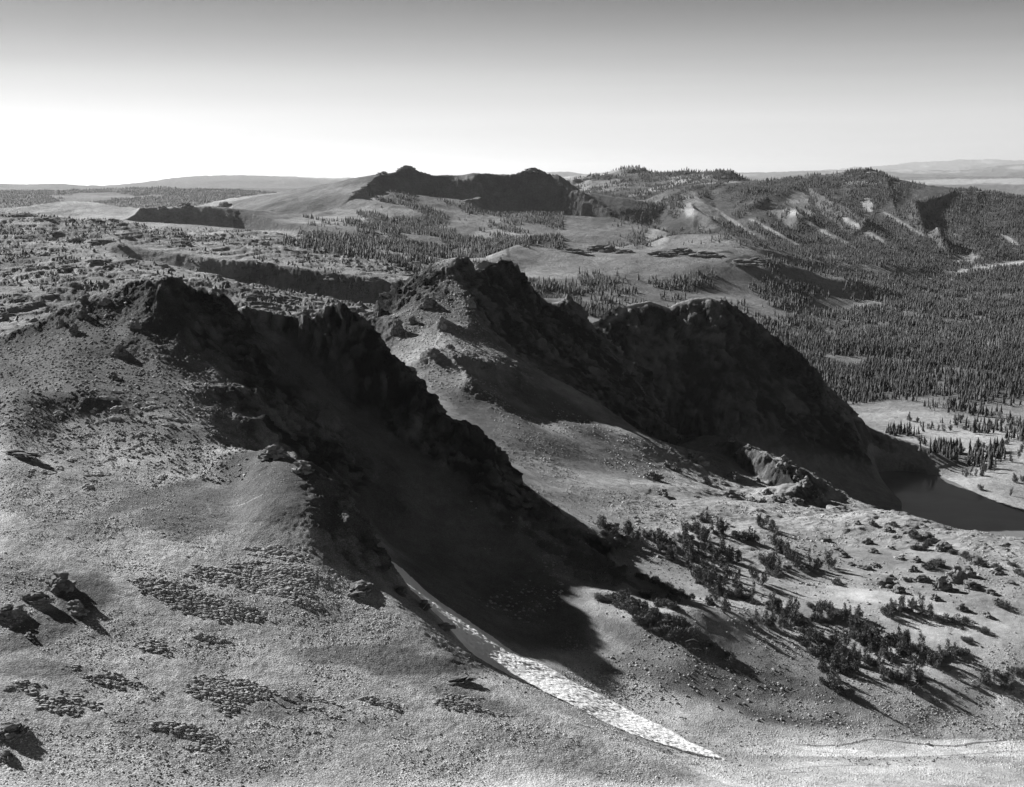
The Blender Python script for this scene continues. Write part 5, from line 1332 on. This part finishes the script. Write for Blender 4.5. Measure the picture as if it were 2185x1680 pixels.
# ================================================================ FOREST (uncountable masses)
def scatter(name, n_target, mask, hmin, hmax, wr, tiers, seed, mat, label=None, sides=5, rough=.25, pw=2.0):
    """one mesh of many small conifers; mask is a density over the ground grid"""
    g = np.random.default_rng(seed)
    area = (DD[1:, :-1] * np.diff(TG)[None, :]) * np.diff(np.exp(LD))[:, None]
    w = (mask[1:, :-1] * area).reshape(-1)
    w[w < 0] = 0
    tot = w.sum()
    if tot <= 0: print('no mask', name); return
    n = int(min(n_target, tot / pw ** 2))
    c = np.cumsum(w) / tot
    k = np.searchsorted(c, g.random(n))
    rr_, cc_ = np.unravel_index(k, area.shape)
    D = np.exp(LD[rr_] + (LD[rr_ + 1] - LD[rr_]) * g.random(n)); t_ = TG[cc_] + (TG[cc_ + 1] - TG[cc_]) * g.random(n)
    X, Y = t_ * D, D
    Zb = ground(X, Y) - .5
    H = g.uniform(hmin * .55, hmax * 1.15, n) * (.7 + .5 * (n2(X / 60, Y / 60) * .5 + .5)) ; R = H * wr * g.uniform(.75, 1.25, n)
    V, Fc = [], []
    off = 0
    lx, ly = g.normal(0, .03, n) * H, g.normal(0, .03, n) * H
    for ti in range(tiers):
        z0 = .10 + .80 * ti / tiers - (.05 if ti else 0); z1 = min(1.0, z0 + 1.25 / tiers + .1) if ti < tiers - 1 else 1.0
        rr0 = (1 - z0 * .85)
        a0 = g.uniform(0, 6.28, n)
        ring = []
        for s_ in range(sides):
            th = a0 + 2 * math.pi * s_ / sides
            q = rr0 * R * g.uniform(1 - rough * 1.6, 1 + rough, n)
            ring.append(np.stack([X + q * np.cos(th) + lx * z0, Y + q * np.sin(th) + ly * z0, Zb + H * (z0 + g.uniform(-.03, .05, n))], -1))
        apex = np.stack([X + lx * z1, Y + ly * z1, Zb + H * z1], -1)
        blk = np.stack(ring + [apex], 1)          # n, sides+1, 3
        V.append(blk.reshape(-1, 3))
        base = off + np.arange(n)[:, None] * (sides + 1)
        for s_ in range(sides):
            Fc.append(np.concatenate([base + s_, base + (s_ + 1) % sides, base + sides], 1))
        off += n * (sides + 1)
    o = mesh_np(name, np.concatenate(V), np.concatenate(Fc), mat, smooth=False)
    tag(o, label, kind='stuff')
    print(name, n)
    return o
FOR = np.zeros((NR, NC))
fu = UU
dn = fbm(PX, PY, 260, 5, .6); dn2 = fbm(PX + 900, PY, 90, 4, .6)
# valley forest
base_ = sstep(1640, 1760, fu + 60 * dn2) * sstep(2420, 2620, DD + 120 * dn) * sstep(5600, 5300, DD)
FOR = np.maximum(FOR, base_)
FOR = np.maximum(FOR, sstep(1990, 2080, fu + 80 * dn2) * sstep(2150, 2400, DD) * sstep(.0, .3, dn2 + .15) * (DD < 2700) * .6)
# the far ridge and its flank
rid = (fu > 1280) * sstep(5000, 5300, DD) * sstep(8300, 7900, DD) * sstep(1280, 1420, fu - (DD - 5300) * .02)
stripes = fbm((PX - PY * .6), PY * .15, 150, 4, .6)
FOR = np.maximum(FOR, rid * sstep(-.20, .12, stripes + .35 * dn + .12))
# meadow hill groves at its foot
FOR = np.maximum(FOR, inb(1080, 1640, 3000, 3750) * sstep(-.05, .25, dn2 + (3560 - DD) / 900.0) )
FOR = np.maximum(FOR, inb(1560, 1800, 3500, 4330) * sstep(1600, 1680, fu) * sstep(-.1, .2, dn2 + .05))
FOR = np.maximum(FOR, inb(1560, 1760, 2300, 3500) * .9)
# streaks below the butte and across the plateau
FOR = np.maximum(FOR, inb(640, 1130, 3350, 5300) * sstep(.02, .2, fbm(PX + PY * .9, PY * .3 - PX * .3, 120, 4, .6)) * .9)
FOR = np.maximum(FOR, inb(760, 1200, 4200, 6150) * sstep(.0, .2, fbm(PX * .8 + PY * .5, PY * .25 - PX * .4, 110, 5, .6) + .1) * .8)
FOR = np.maximum(FOR, inb(600, 960, 3000, 3900) * sstep(-.12, .1, dn2 + .05 - np.abs(fu - 700 - (3900 - DD) * .25) / 600) * .8)
FOR = np.maximum(FOR, inb(1190, 1560, 7300, 8500) * sstep(-.1, .15, dn2) * .7)
for (u, v, ru, rv, ro) in [(1790, 620, 66, 24, 0), (1770, 655, 56, 14, 0), (1850, 650, 44, 9, 0), (1730, 590, 60, 14, .2), (1900, 579, 110, 7, .15), (2080, 575, 64, 6, -.15), (2180, 562, 70, 5, -.1), (2060, 550, 26, 14, 0),
    (1480, 440, 26, 22, .7), (1510, 470, 22, 20, .7), (1530, 492, 12, 14, .8), (1700, 435, 20, 26, .8), (1720, 455, 18, 8, 0), (1850, 438, 12, 18, 0), (1850, 462, 12, 8, 0), (1560, 470, 50, 4, .6), (1600, 495, 46, 4, .55), (1840, 490, 64, 5, .5), (1930, 480, 46, 4, .55), (2010, 488, 36, 4, .5),
    (1660, 500, 56, 4, .5), (1770, 500, 56, 5, .5), (2150, 510, 24, 5, .5), (1420, 470, 30, 16, .7), (1790, 770, 50, 9, 0), (1780, 550, 50, 4, .1), (1960, 545, 60, 3, .2), (1880, 700, 30, 4, 0), (2050, 640, 26, 5, 0), (2000, 790, 50, 5, 0), (1900, 860, 60, 4, 0), (2100, 735, 30, 4, 0), (2130, 640, 30, 4, 0),
    (1450, 505, 60, 16, 0), (1400, 500, 26, 26, 0)]:
    paint(FOR, u, v, ru, rv, 0.0, ro, rough=.7, soft=.15, seed=v % 89)
for (u, v, ru, rv) in [(1690, 625, 60, 28), (1830, 615, 30, 14), (1880, 625, 40, 18), (1950, 925, 60, 10), (2010, 940, 50, 12), (2100, 975, 60, 12), (2140, 925, 50, 12), (2000, 965, 40, 8), (2090, 1000, 30, 8), (1290, 605, 60, 16), (1500, 590, 30, 6), (1450, 610, 60, 12)]:
    paint(FOR, u, v, ru, rv, .75, 0, rough=.9, soft=.3, seed=u % 71)
steepm = sstep(.75, .5, SL)
FOR = FOR * np.maximum((DD > 5000) * .85, .12 + .88 * sstep(-.25, .12, fbm(PX + 300, PY * .7, 45, 4, .6) + .5 * dn))
FOR = FOR * steepm * ~((HZ < ZL + .6) & (DD < 2150)) * (TG[None, :] > -.44) * (TG[None, :] < .44)
nearm = (DD < 3300)
scatter('conifer_forest', 24000, FOR * nearm, 12, 21, .17, 4, 21, M_conifer, 'dense conifer forest covering the valley floor beyond the lake', sides=6, rough=.4, pw=5.4)
scatter('conifer_forest', 62000, FOR * (DD >= 3300) * (DD < 5000), 12, 21, .18, 3, 22, M_conifer, 'conifer forest thinning into meadows around the rounded hill', sides=5, rough=.4, pw=5.8)
scatter('conifer_forest', 60000, FOR * (DD >= 5000), 12, 19, .19, 2, 23, M_conifer, 'conifer forest in streaks down the flank of the far ridge', sides=5, rough=.35, pw=8.0)
def litter(name, n_target, mask, rmin, rmax, seed, mat, label, tuft=False, pw=2.0):
    """loose stones (squashed octahedra) or grass tufts (small ragged domes), far too many to count"""
    g = np.random.default_rng(seed)
    area = (DD[1:, :-1] * np.diff(TG)[None, :]) * np.diff(np.exp(LD))[:, None]
    w = np.clip((mask[1:, :-1] * area).reshape(-1), 0, None); tot = w.sum()
    if tot <= 0: return
    n = int(min(n_target, tot / pw ** 2)); c = np.cumsum(w) / tot
    rr_, cc_ = np.unravel_index(np.searchsorted(c, g.random(n)), area.shape)
    D = np.exp(LD[rr_] + (LD[rr_ + 1] - LD[rr_]) * g.random(n)); t_ = TG[cc_] + (TG[cc_ + 1] - TG[cc_]) * g.random(n)
    X, Y = t_ * D, D
    R = rmin + (rmax - rmin) * g.random(n) ** 3
    Zg = ground(X, Y)
    a0 = g.uniform(0, 6.28, n); V = np.zeros((n, 6, 3))
    for k in range(4):
        q = R * g.uniform(.7, 1.3, n)
        V[:, k, 0] = X + q * np.cos(a0 + k * 1.571); V[:, k, 1] = Y + q * np.sin(a0 + k * 1.571); V[:, k, 2] = Zg + R * g.uniform(-.15, .35, n)
    V[:, 4] = np.stack([X + R * g.normal(0, .25, n), Y + R * g.normal(0, .25, n), Zg + R * g.uniform(.55, .95, n)], -1)
    V[:, 5] = np.stack([X, Y, Zg - R], -1)
    f = np.array([(0, 1, 4), (1, 2, 4), (2, 3, 4), (3, 0, 4), (1, 0, 5), (2, 1, 5), (3, 2, 5), (0, 3, 5)])
    Fa = (f[None] + (np.arange(n) * 6)[:, None, None]).reshape(-1, 3)
    o = mesh_np(name, V.reshape(-1, 3), Fa, mat, smooth=tuft)
    tag(o, label, kind='stuff'); print(name, n)
onb = VIS & (ROCK2 < .5) & (TG[None, :] > -.42) & (TG[None, :] < .42) & ~((DD > 530) & (DD < 660) & (UU > 760) & (UU < 1560) & (PZ < -160) & (UU < 1200))
tuf = sstep(-.2, .25, fbm(PX, PY, 22, 4, .6)) * (.12 + .88 * sstep(.22, .36, ALB))
litter('grass_tussocks', 90000, onb * (DD < 640) * tuf, .16, .5, 31, M_tuft, 'pale bunch grass tufts over the near bench', tuft=True, pw=.9)
litter('loose_stones', 16000, onb * inb(-200, 520, 600, 835), .25, 1.1, 35, M_dark_rock, 'loose dark stones strewn over the scree flank of the first peak', pw=2.0)
litter('loose_stones', 26000, (.12 * onb * inb(-200, 520, 600, 835) + .7 * onb * inb(780, 1080, 1040, 1300) + .25 * onb * (ALB < .5) * inb(1000, 2300, 600, 1300) * sstep(0, .3, fbm(PX, PY, 40, 3))), .25, 1.2, 32, M_gran, 'loose pale stones strewn over the scree slopes', pw=1.6)
litter('loose_stones', 20000, onb * (ALB < .5) * inb(-200, 2300, 300, 1300) * sstep(.05, .3, fbm(PX + 50, PY, 50, 4)), .15, .8, 33, M_mid_rock, 'loose grey stones strewn over the near slopes', pw=2.2)
litter('ground_shrubs', 26000, onb * inb(1050, 2400, 560, 1000) * sstep(-.1, .2, fbm(PX, PY + 77, 35, 4)) * (ALB < .46), .25, .8, 34, M_mat, 'ankle-high scrub freckling the lower basin', tuft=True, pw=2.2)
PLT = gr * sstep(-.02, .22, fbm(PX, PY * .6, 60, 5, .65) + .2 * dn) * (TG[None, :] > -.44)
scatter('scrub', 14000, PLT, 3.0, 7.5, .42, 2, 24, M_conifer, 'dark dwarf pines and scrub dotting the granite plateau', sides=6, rough=.5, pw=11.0)
# far wooded skyline hills
FH = sstep(8800, 9300, DD) * (DD < 14000) * (fn < .2) * (TG[None, :] > -.44) * (TG[None, :] < .44) * VIS
scatter('distant_forest', 60000, FH.astype(float), 13, 20, .3, 1, 25, M_conifer, 'far woods clothing the hazy hills', sides=4, rough=.3, pw=20.0)
print('forest', time.time() - T0)
# ================================================================ AIR
def make_haze(dens):
    x0, x1, y0, y1, z0, z1 = -270000, 300000, -300, 256000, min(-900, float(PZ.min()) - 1), max(60.0, float(PZ.max()) + 5)
    v = [(x, y, z) for x in (x0, x1) for y in (y0, y1) for z in (z0, z1)]
    f = [(0, 1, 3, 2), (4, 6, 7, 5), (0, 4, 5, 1), (2, 3, 7, 6), (0, 2, 6, 4), (1, 5, 7, 3)]
    me = bpy.data.meshes.new('haze'); me.from_pydata(v, [], f)
    m = bpy.data.materials.new('haze'); m.use_nodes = True
    t = m.node_tree; t.nodes.clear()
    out = t.nodes.new('ShaderNodeOutputMaterial')
    pv = t.nodes.new('ShaderNodeVolumePrincipled')
    pv.inputs['Density'].default_value = dens
    pv.inputs['Color'].default_value = (.93, .93, .93, 1)
    pv.inputs['Anisotropy'].default_value = .45
    t.links.new(pv.outputs[0], out.inputs['Volume'])
    me.materials.append(m)
    o = bpy.data.objects.new('haze', me); COL.objects.link(o)
    tag(o, kind='stuff')
make_haze(0.55e-5)
print('total', time.time() - T0, 'zmin', PZ.min(), PZ.max())
